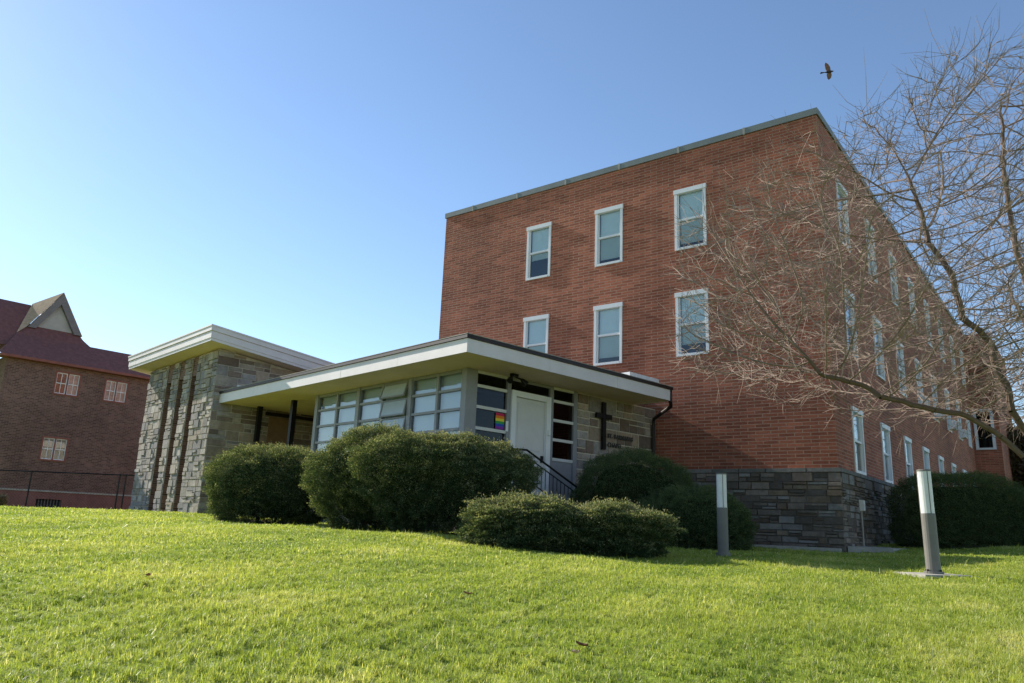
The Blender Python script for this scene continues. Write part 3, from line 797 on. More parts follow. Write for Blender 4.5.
# ------------------------------------------------------------------ small things on the buildings
def wall_things():
    rw = pright
    r = empty('wall_cross', rw.p(4.70, .05, 2.07), 'tall black metal cross on the stone wall beside the door', 'cross')
    mb = MB(); rw.box(mb, 4.63, 4.77, .05, .11, 2.03, 3.28, inset=.006); mb.build('upright', M['black'], r)
    mb = MB(); rw.box(mb, 4.38, 4.628, .05, .108, 2.84, 2.97, inset=.006); rw.box(mb, 4.772, 5.02, .05, .108, 2.84, 2.97, inset=.006); mb.build('crossbar', M['black'], r)
    # raised lettering
    def text(body, t, z, h, depth=.02):
        cu = bpy.data.curves.new('txt', 'FONT'); cu.body = body; cu.size = h; cu.extrude = depth / 2; cu.space_character = 1.08; cu.offset = .004
        o = bpy.data.objects.new('txt', cu); COL.objects.link(o)
        bpy.context.view_layer.update()
        dg = bpy.context.evaluated_depsgraph_get()
        me = bpy.data.meshes.new_from_object(o.evaluated_get(dg)); bpy.data.objects.remove(o)
        return me
    root = empty('wall_lettering', rw.p(4.9, .04, 2.2), 'two lines of small dark raised letters on the stone wall right of the cross', 'lettering')
    # text reads from the hall side to the right, along +c2, outward -c1
    rot = Matrix((( c2[0], 0, -c1[0]), (c2[1], 0, -c1[1]), (0, 1, 0))).to_4x4()
    for body, t, z, h in (('ST. BARNABAS', 4.90, 2.37, .155), ('CHAPEL', 4.90, 2.13, .155)):
        me = text(body, t, z, h); me.materials.append(M['letter'])
        o = bpy.data.objects.new('letter_line', me); COL.objects.link(o); o.parent = root
        o.matrix_local = Matrix.Translation(Vector(rw.p(t, .05, z) - V3(root.location))) @ rot
    # rainbow flag taped inside the side light
    cols = [(.55, .02, .08), (.75, .22, .02), (.80, .62, .05), (.05, .33, .08), (.03, .08, .45), (.22, .03, .30)]
    root = empty('rainbow_flag', rw.p(.92, -.03, 2.17), 'small rainbow striped flag hung in the side window left of the door', 'flag')
    z1, z0 = 2.52, 2.15
    for k, c in enumerate(cols):
        mb = MB(); h = (z1 - z0) / 6; rw.box(mb, .93, 1.20, -.02, -.012, z1 - (k + 1) * h, z1 - k * h)
        mb.build('stripe', plain('flag_dye', c, .8, var=.05), root)
    mb = MB(); rw.box(mb, 1.22, 1.30, .021, .026, 2.12, 2.36); tag(mb.build('paper_notice', M['white'], None, root=rw.p(1.26, .02, 2.1)), 'small white paper notice taped beside the rainbow flag', 'notice')
    # twin flood light under the eave
    c = En + c1 * .55 + c2 * 1.35 + np.array([0, 0, ZS])
    c = rw.p(1.1, .38, ZS)
    root = empty('flood_light', c, 'black twin head flood light under the eave above the door', 'lamp')
    mb = MB(); Fr(c, c2, -c1).box(mb, -.09, .09, -.06, .06, -.06, .013, inset=.01); mb.build('junction_box', M['black'], root)
    for s in (-1, 1):
        a = c + c2 * .04 * s + [0, 0, -.06]; b = c + c2 * .16 * s - c1 * .06 + [0, 0, -.10]; e = c + c2 * .27 * s - c1 * .14 + [0, 0, -.21]
        mb = MB(); mb.tube([a, b], .02, 8); mb.tube([b, b + (e - b) * .3, e], [.03, .05, .075], 10); mb.build('lamp_head', M['black'], root)
    # conduit, slab and vent by the side wall
    sd = side
    root = empty('wall_conduit', sd.p(1.5, .13, -.2), 'grey conduit with a small box rising up the stone base near the corner', 'conduit')
    mb = MB(); mb.tube([sd.p(1.5, .12, -.25), sd.p(1.5, .12, .75)], .025, 8); mb.build('pipe', M['conc'], root)
    mb = MB(); sd.box(mb, 1.42, 1.60, .09, .2, .72, 1.0, inset=.01); mb.build('junction_box', M['lens'], root)
    mb = MB(); sd.box(mb, -.05, 2.6, .12, 1.1, -.4, -.15, inset=.01)
    tag(mb.build('concrete_slab', M['conc'], None, root=sd.p(1.2, .5, -.3)), 'low concrete slab at the foot of the side wall', 'slab')
    mb = MB(); front.box(mb, .0, 5.0, .1, .3, -.6, -.21)
    tag(mb.build('concrete_curb', M['conc'], None, root=front.p(2, .2, -.4)), 'narrow concrete curb along the foot of the stone base', 'curb')
    c = sd.p(5.4, .30, -.02)
    root = empty('ground_spotlight', c, 'small grey ground spotlight beside the stone base', 'lamp')
    mb = MB(); mb.tube([c - [0, 0, .2], c + [0, 0, .12]], .025, 6); mb.build('stem', M['conc'], root)
    mb = MB(); mb.tube([c + [0, 0, .10], c + [0, 0, .2], c + [0, 0, .3]], [.10, .10, .06], 10); mb.build('lamp_head', M['conc'], root)
wall_things()

# ------------------------------------------------------------------ entrance steps and railing
def steps():
    rw = pright
    root = empty('entrance_steps', rw.p(2, .7, -.3), 'concrete landing and steps leading down from the white door', 'steps')
    mb = MB(); rw.box(mb, .5, 2.75, .03, 1.4, -.5, .52, inset=.01); mb.build('landing', M['conc'], root)
    mb = MB()
    for k in range(5): rw.box(mb, 2.75 + .3 * k, 3.05 + .3 * k, .03, 1.4, -.5, .52 - .15 * (k + 1), inset=.006)
    mb.build('stair_tread', M['conc'], root)
    root = empty('stair_railing', rw.p(2, 1.3, .5), 'black iron handrail with thin balusters beside the white door', 'railing')
    y = 1.15
    top = [(.55, 1.62), (.95, 1.60), (2.45, .98), (2.48, .90)]
    top = [(.35, 1.58), (.82, 1.60), (2.45, .92)]
    mb = MB(); mb.tube([rw.p(t, y, z) for t, z in top], .024, 8)
    mb.build('handrail', M['black'], root)
    mb = MB(); mb.tube([rw.p(t, y, z - .14) for t, z in top], .014, 6); mb.tube([rw.p(t, y, z - .62) for t, z in top], .014, 6); mb.build('lower_rail', M['black'], root)
    zt = lambda t: 1.60 if t < .82 else 1.60 - (t - .82) * (.68 / 1.63)
    t = .42
    while t < 2.4:
        mb = MB(); mb.tube([rw.p(t, y, zt(t) - .14), rw.p(t, y, zt(t) - .62)], .009, 5); mb.build('baluster', M['black'], root); t += .125
    for t in (.36, 2.45):
        mb = MB(); mb.tube([rw.p(t, y, .3 if t > 1 else .5), rw.p(t, y, zt(t) + .01)], .024, 8); mb.build('rail_post', M['black'], root)
steps()

# ------------------------------------------------------------------ bollard lights
def bollard(x, y, h, lean, label, slab):
    z = gz(x, y)
    z = {3.77: -.365, 5.83: -.43}[x]
    root = empty('bollard_light', (x, y, z), label, 'bollard light', 'bollard lights on the lawn')
    ax = np.array([lean[0], lean[1], 1.]); o = np.array([x, y, z]); r = .092
    P = lambda s: o + ax * s
    hs = h * .58
    mb = MB(); mb.tube([P(.02), P(.03), P(hs - .01), P(hs)], [r * .98, r, r, r * .97], 20); mb.build('post', M['grey_paint'], root, smooth=False)
    mb = MB(); mb.tube([P(hs + .002), P(h - .025)], r * .93, 20); mb.build('lens', M['lens'], root)
    mb = MB()
    for k in range(3):
        a = 2 * math.pi * k / 3 + .5; q = np.array([math.cos(a), math.sin(a), 0]) * r * .95
        mb.tube([P(hs) + q, P(h - .02) + q], .006, 5)
    mb.build('lens_rib', M['grey_paint'], root)
    mb = MB(); mb.tube([P(h - .024), P(h - .008), P(h)], [r, r, r * .9], 20); mb.build('cap', M['grey_paint'], root)
    mb = MB(); mb.tube([o + [0, 0, -.05], o + [0, 0, .06]], r * 1.35, 20); mb.build('base_plate', M['grey_paint'], root)
    if slab:
        for k in range(4):
            a = math.pi * k / 2 + .4; q = o + np.array([math.cos(a), math.sin(a), 0]) * r * 1.2
            mb = MB(); mb.tube([q, q + [0, 0, .085]], .014, 6); mb.build('anchor_bolt', M['black'], root)
        mb = MB(); Fr(o, (.98, .2, 0), (-.2, .98, 0)).box(mb, -.42, .38, -.34, .26, -.25, .028, inset=0); mb.build('concrete_footing', M['conc'], root)
bollard(3.77, 13.4, 1.41, (.0, 0), 'upright grey bollard light with white lens in front of the low hedge', False)
bollard(5.83, 10.6, 1.42, (-.012, 0), 'slightly tilted grey bollard light standing on a small concrete footing', True)

# ------------------------------------------------------------------ leaves as arrays
def quads_object(name, V, tone, mat, parent=None, n=4):
    """V: (N,n,3) polygons"""
    N = len(V); m = bpy.data.meshes.new(name)
    m.vertices.add(N * n); m.vertices.foreach_set('co', V.astype(np.float32).ravel())
    m.loops.add(N * n); m.loops.foreach_set('vertex_index', np.arange(N * n, dtype=np.int32))
    m.polygons.add(N); m.polygons.foreach_set('loop_start', np.arange(0, N * n, n, dtype=np.int32))
    try: m.polygons.foreach_set('loop_total', np.full(N, n, np.int32))
    except Exception: pass
    m.update(calc_edges=True)
    at = m.attributes.new('tone', 'FLOAT_COLOR', 'FACE')
    c = np.ones((N, 4), np.float32); c[:, 0] = tone; at.data.foreach_set('color', c.ravel())
    m.materials.append(mat)
    o = bpy.data.objects.new(name, m); COL.objects.link(o)
    if parent is not None: o.parent = parent
    return o
def unit(a): return a / (np.linalg.norm(a, axis=-1, keepdims=True) + 1e-9)
def leaves(P, D, L, W, rg):
    """kite shaped leaves at P pointing along D"""
    N = len(P); side_ = unit(np.cross(D, rg.normal(size=(N, 3))))
    L = L[:, None]; W = W[:, None]
    return np.stack([P, P + D * L * .55 + side_ * W, P + D * L, P + D * L * .55 - side_ * W], 1)

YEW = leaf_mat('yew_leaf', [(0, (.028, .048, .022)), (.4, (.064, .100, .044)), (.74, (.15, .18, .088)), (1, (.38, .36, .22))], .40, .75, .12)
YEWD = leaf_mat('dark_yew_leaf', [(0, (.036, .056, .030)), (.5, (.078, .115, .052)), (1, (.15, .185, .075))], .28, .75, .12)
def lump(d, k, seed):
    g = np.random.default_rng(seed); s = np.zeros(len(d))
    for i in range(9):
        v = g.normal(size=3); v /= np.linalg.norm(v); s += np.sin((d @ v) * k * g.uniform(.5, 1.6) + g.uniform(0, 6.28))
    return s / 3
def shrub(name, c, r, ex, N, label, seed, mat=YEW, rz=0.0, amp=.10, cat='shrub', group='clipped yew shrubs', leafy=(.024, .042), dome=2.2, eq=.42, taper=0.0, dip=0.0):
    """superellipsoid shrub; c = centre on ground, r = (rx, ry, rz-height), ex = squareness"""
    N = int(N * 1.7); rg = np.random.default_rng(seed)
    tp = lambda zz: 1 - taper * np.clip(1 - zz / (eq * r[2]), 0, 1) ** 1.3   # skirts draw in towards the ground
    def kfun(d):
        h = (np.abs(d[:, 0]) ** ex + np.abs(d[:, 1]) ** ex) ** (1 / ex)
        ev = np.where(d[:, 2] > 0, dome, 4.5)
        return (h ** ev + np.abs(d[:, 2]) ** ev) ** (-1 / ev)
    zf = lambda dz: np.where(dz > 0, 1 - eq, eq)
    c = V3(c); root = empty(name, c, label, cat, group)
    def grad(d):
        h = (np.abs(d[:, 0]) ** ex + np.abs(d[:, 1]) ** ex) ** (1 / ex) + 1e-9
        ev = np.where(d[:, 2] > 0, dome, 4.5)
        g_ = h ** (ev - ex)
        return unit(np.c_[g_ * np.sign(d[:, 0]) * np.abs(d[:, 0]) ** (ex - 1), g_ * np.sign(d[:, 1]) * np.abs(d[:, 1]) ** (ex - 1), np.sign(d[:, 2]) * np.abs(d[:, 2]) ** (ev - 1)])
    d = unit(rg.normal(size=(int(N * 4.5), 3)))
    d = d[d[:, 2] > -.8]
    k = kfun(d); gr = grad(d)
    wt = k ** 2 / np.clip((gr * d).sum(1), .3, 1)
    keep = rg.random(len(d)) < wt / wt.max()
    d, k, gr = d[keep][:N], k[keep][:N], gr[keep][:N]
    H = r[2]
    lum = lump(d, 5, seed) * amp + lump(d, 15, seed + 1) * amp * .6 + lump(d, 30, seed + 2) * amp * .6
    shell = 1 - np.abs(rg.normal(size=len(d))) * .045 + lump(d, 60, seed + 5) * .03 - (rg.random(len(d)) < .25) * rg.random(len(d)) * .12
    s = k * (1 + lum) * shell
    loc = np.c_[d[:, 0] * s * r[0], d[:, 1] * s * r[1], H * eq + d[:, 2] * s * H * zf(d[:, 2])]
    loc[:, :2] *= tp(loc[:, 2])[:, None]
    loc[:, 2] *= 1 - dip * np.exp(-((loc[:, 0] / r[0] - .12) / .16) ** 2) * np.clip(loc[:, 2] / H, 0, 1)
    loc[:, 1] *= 1 - dip * .8 * np.exp(-((loc[:, 0] / r[0] - .12) / .14) ** 2)
    nrm = unit(np.c_[gr[:, 0] / r[0], gr[:, 1] / r[1], gr[:, 2] / (H * .5)])
    ca, sa = math.cos(rz), math.sin(rz)
    rot = lambda q: np.c_[q[:, 0] * ca - q[:, 1] * sa, q[:, 0] * sa + q[:, 1] * ca, q[:, 2]]
    loc, nrm = rot(loc), rot(nrm)
    D = unit(nrm + np.array([0, 0, .35]) + rg.normal(size=nrm.shape) * .75)
    L = rg.uniform(*leafy, len(d)); W = L * rg.uniform(.15, .24, len(d))
    tone = np.clip(.42 + rg.normal(size=len(d)) * .22 + (shell - .95) * 2.0 + nrm[:, 2] * .22 + lump(d, 38, seed + 8) * .13, 0, 1)  # upward-facing leaves painted lighter, imitating sun on the tops
    # stray shoots standing proud of the clipped surface
    st = rg.random(len(d)) < .05
    loc[st] += nrm[st] * rg.uniform(.02, .10, st.sum())[:, None]; tone[st] = np.clip(tone[st] + .2, 0, 1)
    V = leaves(loc, D, L, W, rg)
    quads_object('foliage', V, tone, mat, root)
    # opaque dark core added against see-through, inner shade put into its colour; then stems
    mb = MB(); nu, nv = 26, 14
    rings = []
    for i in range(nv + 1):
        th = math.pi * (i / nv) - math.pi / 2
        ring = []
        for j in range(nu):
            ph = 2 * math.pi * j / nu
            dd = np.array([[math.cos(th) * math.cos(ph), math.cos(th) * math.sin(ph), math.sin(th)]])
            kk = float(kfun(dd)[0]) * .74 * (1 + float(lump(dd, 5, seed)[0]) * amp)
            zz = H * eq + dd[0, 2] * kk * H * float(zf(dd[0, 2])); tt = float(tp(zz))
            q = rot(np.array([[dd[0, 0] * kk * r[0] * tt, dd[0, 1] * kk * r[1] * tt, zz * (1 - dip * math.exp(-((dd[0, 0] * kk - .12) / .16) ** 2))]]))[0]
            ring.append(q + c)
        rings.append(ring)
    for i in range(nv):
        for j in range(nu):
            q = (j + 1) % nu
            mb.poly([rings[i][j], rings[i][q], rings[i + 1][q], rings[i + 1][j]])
    mb.build('dark_core', M['hedgecore'], root, smooth=True)
    for k_ in range(6):
        mb = MB()
        b = c + np.array([rg.uniform(-.35, .35) * r[0], rg.uniform(-.35, .35) * r[1], -.1])
        mb.tube([b, b + [rg.uniform(-.1, .1), rg.uniform(-.1, .1), H * .3], b + [rg.uniform(-.3, .3), rg.uniform(-.3, .3), H * .6]], [.04, .03, .015], 5)
        mb.build('stem', M['hedgewood'], root)
    return root

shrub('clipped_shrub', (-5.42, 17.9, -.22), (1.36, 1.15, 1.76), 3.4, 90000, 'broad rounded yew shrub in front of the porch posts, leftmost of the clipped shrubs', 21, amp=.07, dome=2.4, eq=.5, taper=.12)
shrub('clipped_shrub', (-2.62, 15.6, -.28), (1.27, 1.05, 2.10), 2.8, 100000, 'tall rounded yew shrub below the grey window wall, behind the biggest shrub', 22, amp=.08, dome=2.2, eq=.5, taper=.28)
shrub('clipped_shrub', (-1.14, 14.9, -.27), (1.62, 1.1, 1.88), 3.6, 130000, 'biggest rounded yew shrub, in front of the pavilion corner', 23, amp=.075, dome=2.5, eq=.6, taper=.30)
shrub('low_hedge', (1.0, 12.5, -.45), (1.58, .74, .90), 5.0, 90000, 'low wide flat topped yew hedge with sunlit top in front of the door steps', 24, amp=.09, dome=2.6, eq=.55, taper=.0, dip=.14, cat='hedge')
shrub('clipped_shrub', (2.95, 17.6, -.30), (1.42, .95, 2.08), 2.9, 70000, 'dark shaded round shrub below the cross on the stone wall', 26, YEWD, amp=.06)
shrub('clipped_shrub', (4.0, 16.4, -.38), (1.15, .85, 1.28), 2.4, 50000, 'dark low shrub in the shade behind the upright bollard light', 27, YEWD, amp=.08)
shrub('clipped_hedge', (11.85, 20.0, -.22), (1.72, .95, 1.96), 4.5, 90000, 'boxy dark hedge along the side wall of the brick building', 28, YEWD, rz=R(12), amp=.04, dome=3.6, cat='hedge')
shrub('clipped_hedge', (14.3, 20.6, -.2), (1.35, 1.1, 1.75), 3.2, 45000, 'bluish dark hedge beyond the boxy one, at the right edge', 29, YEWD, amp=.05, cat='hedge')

# ------------------------------------------------------------------ soil under the shrubs
BEDS = ((-5.42, 17.9, 1.3, 1.08), (-2.62, 15.6, 1.15, 1.0), (-1.14, 14.9, 1.62, 1.05), (1.0, 12.5, 1.52, .68), (2.95, 17.6, 1.35, .9), (4, 16.4, 1.1, .82), (11.85, 20, 1.65, .9), (14.3, 20.6, 1.3, 1.05))
def beds():
    mb = MB()
    for i, (cx, cy, rx, ry) in enumerate(BEDS):
        n = 28; off = .004 + .004 * i
        W = [1 + .06 * math.sin(3 * k + i) + .04 * math.sin(7 * k) for k in range(n)]
        prev = None
        for q in (0.01, .35, .7, 1.0):
            ring = []
            for k in range(n):
                a = 2 * math.pi * k / n; x, y = cx + rx * q * W[k] * math.cos(a), cy + ry * q * W[k] * math.sin(a)
                ring.append((x, y, gz(x, y) + off))
            if prev:
                for k in range(n):
                    j = (k + 1) % n; mb.poly([prev[k], ring[k], ring[j], prev[j]])
            prev = ring
    m, n_, b = newmat('mulch')
    f = noise(n_, 22, 5, .75)
    n_.links.new(ramp(n_, f, [(.3, (.05, .035, .022)), (.6, (.15, .11, .07)), (.8, (.26, .20, .13))]), b.inputs['Base Color']); b.inputs['Roughness'].default_value = .95
    bump(n_, b, f, .03, .9)
    tag(mb.build('soil', m), kind='structure')
beds()

# ------------------------------------------------------------------ grass
GRASS = leaf_mat('grass_blade', [(0, (.17, .245, .045)), (.35, (.31, .385, .075)), (.7, (.45, .50, .115)), (.9, (.64, .62, .25)), (1, (.82, .77, .54))], .52, .45, .3)
def fnoise(x, y, seed, k):
    g = np.random.default_rng(seed); s = np.zeros(len(x))
    for i in range(8):
        a = g.uniform(0, 6.28); f = k * g.uniform(.5, 1.8)
        s += np.sin((x * math.cos(a) + y * math.sin(a)) * f + g.uniform(0, 6.28))
    return s / 2.8
def inside(x, y):
    """keeps grass out of the buildings and planting beds"""
    p = np.c_[x, y]; bad = np.zeros(len(x), bool)
    def loc(o, a, b): return (p - o[:2]) @ a[:2], (p - o[:2]) @ b[:2]
    a, b = loc(Cn, m1, m2); bad |= (a > -.15) & (a < 13.7) & (b > -.3) & (b < 36)
    a, b = loc(Kn, c1, c2); bad |= (a > -1.4) & (a < 6.7) & (b > -.1) & (b < 8)
    a, b = loc(Bn, c1, c2); bad |= (a > -.1) & (a < 6.3) & (b > -.1) & (b < 9)
    for cx, cy, rx, ry in BEDS:
        bad |= ((x - cx) / rx) ** 2 + ((y - cy) / ry) ** 2 < .93 + .10 * fnoise(x, y, 77, 6)
    bad |= (np.abs(x - 5.86) < .43) & (np.abs(y - 10.56) < .33)
    return bad
def grass():
    rg = np.random.default_rng(99); Vs = []; Ts = []
    for (y0, y1, dens, wmul, lm) in ((2.3, 6.2, 9000, 1.0, 1.0), (6.2, 9, 4800, 1.3, 1.0), (9, 14, 2200, 1.9, 1.0), (14, 22, 640, 3.2, 1.05), (22, 32, 170, 5.0, 1.1)):
        sl = .83; A = sl * (y1 ** 2 - y0 ** 2); N = int(A * dens)
        y = np.sqrt(rg.uniform(y0 ** 2, y1 ** 2, N)); x = rg.uniform(-1, 1, N) * y * sl
        # tufts: pull blades toward clump centres
        x += .03 * fnoise(x, y, 1, 40); y += .03 * fnoise(x, y, 2, 40)
        k = ~inside(x, y); x, y = x[k], y[k]; N = len(x)
        z = ground(x, y)
        patch = fnoise(x, y, 3, 2.2); clump = fnoise(x, y, 4, 16); dry = fnoise(x, y, 5, 5.5)
        L = (.030 + .024 * rg.random(N) + .012 * np.clip(clump, -1, 1.5) + .009 * np.clip(patch, -1, 1)) * lm
        L = np.clip(L, .02, .11); tall = rg.random(N) < .02; L[tall] *= rg.uniform(1.5, 2.4, tall.sum())
        W = rg.uniform(.0011, .0022, N) * wmul
        az_ = rg.uniform(0, 6.283, N) + .5 * fnoise(x, y, 6, 9); lean = np.abs(rg.normal(size=N)) * .6 + .15
        dx, dy = np.cos(az_), np.sin(az_)
        sx, sy = -np.sin(az_ + rg.normal(size=N) * .5), np.cos(az_ + rg.normal(size=N) * .5)
        B = np.c_[x, y, z - .006]
        S = np.c_[sx, sy, np.zeros(N)] * W[:, None]
        Dh = np.c_[dx, dy, np.zeros(N)]
        upv = np.array([0, 0, 1.])
        p1 = B + Dh * (L * lean * .35)[:, None] + upv * (L * .6)[:, None]
        p2 = B + Dh * (L * lean * 1.05)[:, None] + upv * (L * (1 - .28 * np.minimum(lean, 1.4)))[:, None]
        Vs.append(np.stack([B - S, B + S, p1 + S * .85, p1 - S * .85], 1))
        Vs.append(np.stack([p1 - S * .85, p1 + S * .85, p2 + S * .15, p2 - S * .15], 1))
        t = np.clip(.44 + .15 * rg.normal(size=N) + .15 * patch + .14 * dry - .04 * clump, 0, .93)
        dr = rg.random(N) < .075 + .03 * np.clip(dry, 0, 2); t[dr] = rg.uniform(.9, 1, dr.sum())
        Ts += [t, t]
    V = np.concatenate(Vs); T = np.concatenate(Ts)
    o = quads_object('grass', V, T, GRASS); tag(o, 'bright green lawn grass with scattered pale dry blades', 'grass', kind='stuff')
grass()

# ------------------------------------------------------------------ bare trees by space colonisation
def colonise(limbs, attr, step, di, dk, iters, seed):
    """limbs: list of polylines [(p, ...)] starting at existing nodes; returns nodes, parents"""
    rg = np.random.default_rng(seed)
    nodes = []; par = []
    def near(p):
        d = np.linalg.norm(np.array(nodes) - p, axis=1); return int(np.argmin(d))
    for pl in limbs:
        pl = [V3(p) for p in pl]
        if not nodes: nodes.append(pl[0]); par.append(-1); prev = 0
        else: prev = near(pl[0])
        for a, b in zip(pl[:-1], pl[1:]):
            n = max(1, int(np.linalg.norm(b - a) / step))
            for i in range(1, n + 1):
                q = a + (b - a) * i / n + rg.normal(size=3) * step * .09
                nodes.append(q); par.append(prev); prev = len(nodes) - 1
    A = np.array(attr); N = np.array(nodes); par = list(par)
    best = np.full(len(A), np.inf); bi = np.zeros(len(A), int)
    def upd(i0):
        for s in range(0, len(A), 2000):
            d = np.linalg.norm(A[s:s + 2000, None] - N[None, i0:], axis=2)
            j = d.argmin(1); dm = d[np.arange(len(j)), j]
            b = dm < best[s:s + 2000]
            best[s:s + 2000][b] = dm[b]; bi[s:s + 2000][b] = j[b] + i0
    upd(0)
    for it in range(iters):
        k = best > dk; A = A[k]; best = best[k]; bi = bi[k]
        act = best < di
        if not act.any(): break
        dirs = unit(A[act] - N[bi[act]])
        acc = np.zeros((len(N), 3)); np.add.at(acc, bi[act], dirs)
        src = np.unique(bi[act])
        d = unit(acc[src] + rg.normal(size=(len(src), 3)) * .12)
        new = N[src] + d * step
        # drop near-duplicates
        i0 = len(N); N = np.concatenate([N, new]); par += list(src)
        upd(i0)
        if len(N) > 40000: break
    return N, np.array(par)
def tree_mesh(N, par, rmin, expo, rmax, rg, twig_n, twig_len, tipcol, barkcol):
    n = len(N); w_ = np.zeros(n); kids = np.bincount(par[par >= 0], minlength=n)
    w_[kids == 0] = rmin ** expo
    order = np.arange(n)[::-1]
    for i in order:
        if w_[i] == 0: w_[i] = rmin ** expo
        if par[i] >= 0: w_[par[i]] += w_[i]
    rad = np.minimum(w_ ** (1 / expo), rmax)
    return rad, kids
def tree(name, label, cat, limbs, attr, step, di, dk, iters, seed, rmin=.0055, expo=2.35, rmax=.16, side_twigs=1.0, group=None, twig_len=(.12, .4), cols=((.28, .215, .175), (.125, .088, .066))):
    rg = np.random.default_rng(seed)
    N, par = colonise(limbs, attr, step, di, dk, iters, seed)
    rad, kids = tree_mesh(N, par, rmin, expo, rmax, rg, 0, 0, None, None)
    base = N[0]
    root = empty(name, base, label, cat, group)
    Vt, Ct, Vb, Cb = [], [], [], []
    def seg(A, B, ra, rb, n, store, cst, tn):
        d = unit(B - A); ref = np.where(np.abs(d[:, 2:3]) < .9, np.array([[0, 0, 1.]]), np.array([[1., 0, 0]]))
        u = unit(np.cross(d, ref)); v = np.cross(d, u)
        for k in range(n):
            a0, a1 = 2 * math.pi * k / n, 2 * math.pi * (k + 1) / n
            o0 = u * math.cos(a0) + v * math.sin(a0); o1 = u * math.cos(a1) + v * math.sin(a1)
            store.append(np.stack([A + o0 * ra[:, None], A + o1 * ra[:, None], B + o1 * rb[:, None], B + o0 * rb[:, None]], 1)); cst.append(tn)
    idx = np.where(par >= 0)[0]
    thick = rad[idx] > .022
    for sel, n, st, cs in ((thick, 8, Vb, Cb), (~thick, 4, Vt, Ct)):
        i = idx[sel]; p = par[i]
        ra = np.minimum(rad[p], rad[i] * 1.15 + .001)
        seg(N[p], N[i], ra, rad[i], n, st, cs, np.clip(1 - rad[i] / .03, 0, 1))
    # short side shoots
    thin = idx[rad[idx] < .014]
    m = int(len(thin) * side_twigs); s = rg.choice(thin, m)
    P = N[par[s]] + (N[s] - N[par[s]]) * rg.random((m, 1))
    d0 = unit(N[s] - N[par[s]])
    d = unit(d0 * 1.1 + rg.normal(size=(m, 3)) * .36 + np.array([0, 0, .2])); Lh = rg.uniform(*twig_len, m)[:, None]
    Q = P + d * Lh * .5 + rg.normal(size=(m, 3)) * .015; d2 = unit(d + rg.normal(size=(m, 3)) * .16 + np.array([0, 0, .12])); T = Q + d2 * Lh * .5
    r0 = np.full(m, rmin * .85)
    seg(P, Q, r0, r0 * .85, 3, Vt, Ct, np.ones(m)); seg(Q, T, r0 * .85, r0 * .4, 3, Vt, Ct, np.ones(m))
    k2 = rg.random(m) < .4; Q2 = Q[k2]; d3 = unit(d2[k2] + rg.normal(size=Q2.shape) * .35); T2 = Q2 + d3 * Lh[k2] * .45
    seg(Q2, T2, r0[k2] * .75, r0[k2] * .4, 3, Vt, Ct, np.ones(len(Q2)))
    mat = leaf_mat(name + '_bark', [(0, cols[1]), (.5, tuple((a + b) / 2 for a, b in zip(*cols))), (1, cols[0])], .0, .85, .2)
    for nm, V, C in (('branches', Vb, Cb), ('twigs', Vt, Ct)):
        if V:
            V = np.concatenate(V) - base; C = np.concatenate(C)
            quads_object(nm, V, np.clip(C + rg.normal(size=len(C)) * .1, 0, 1), mat, root)
    return root

def front_tree():
    rg = np.random.default_rng(17)
    # crown volume, wider towards the brick building, flat bottom
    pts = []
    c = np.array([8.9, 12.2, 3.9]); r = np.array([6.3, 3.4, 4.9])
    while len(pts) < 10000:
        q = rg.uniform(-1, 1, (4000, 3)); q = q[(q ** 2).sum(1) < 1]
        rr = np.linalg.norm(q, axis=1); q = q[rg.random(len(q)) < .35 + .65 * rr]
        p = c + q * r
        # lower surface rises away from the trunk then droops to the tips
        low = 2.1 + .10 * np.abs(p[:, 0] - 8.5) 
        # crown thins out toward the top left
        topl = 8.3 - .58 * np.clip(8.0 - p[:, 0], 0, 9)
        k = (p[:, 2] > low) & (p[:, 2] < topl)
        pts += list(p[k])
    pts = pts[:10000]
    g0 = gz(9.7, 12.4)
    limbs = [
        [(9.75, 12.5, g0 - .1), (9.65, 12.45, .45), (9.17, 12.3, .92), (8.65, 12.2, 1.21)],
        [(8.65, 12.2, 1.21), (8.2, 12.0, 1.40), (7.86, 12.0, 1.70), (7.3, 11.9, 2.0), (6.5, 11.8, 2.09), (5.83, 11.7, 2.22), (5.56, 11.7, 2.38), (4.8, 11.5, 2.5)],
        [(8.65, 12.2, 1.21), (8.4, 12.1, 1.71), (8.08, 12.0, 2.10), (8.09, 12.0, 2.44), (7.91, 12.0, 2.9), (7.89, 12.0, 3.25), (7.46, 12.0, 3.65), (7.33, 12.0, 4.48), (7.06, 12.1, 4.99), (7.05, 12.2, 5.59), (6.89, 12.3, 6.45)],
        [(8.4, 12.1, 1.71), (9.0, 12.3, 2.72), (9.04, 12.4, 3.79), (8.9, 12.6, 5.13), (9.02, 12.8, 6.59), (9.19, 12.9, 8.3)],
        [(9.17, 12.3, .92), (9.9, 12.2, 2.0), (10.3, 12.0, 3.4), (10.6, 12.0, 5.0)],
        [(9.0, 12.3, 2.72), (9.6, 13.4, 3.6), (9.7, 14.0, 4.8)],
        [(9.9, 12.2, 2.0), (10.9, 11.7, 2.6), (12.0, 11.3, 3.0)],
    ]
    tree('bare_tree', 'bare spreading tree with sunlit tan twigs crossing in front of the brick building', 'tree', limbs, pts, .115, 2.0, .2, 130, 31, side_twigs=.95, expo=2.75, rmin=.005, twig_len=(.25, .85))
front_tree()
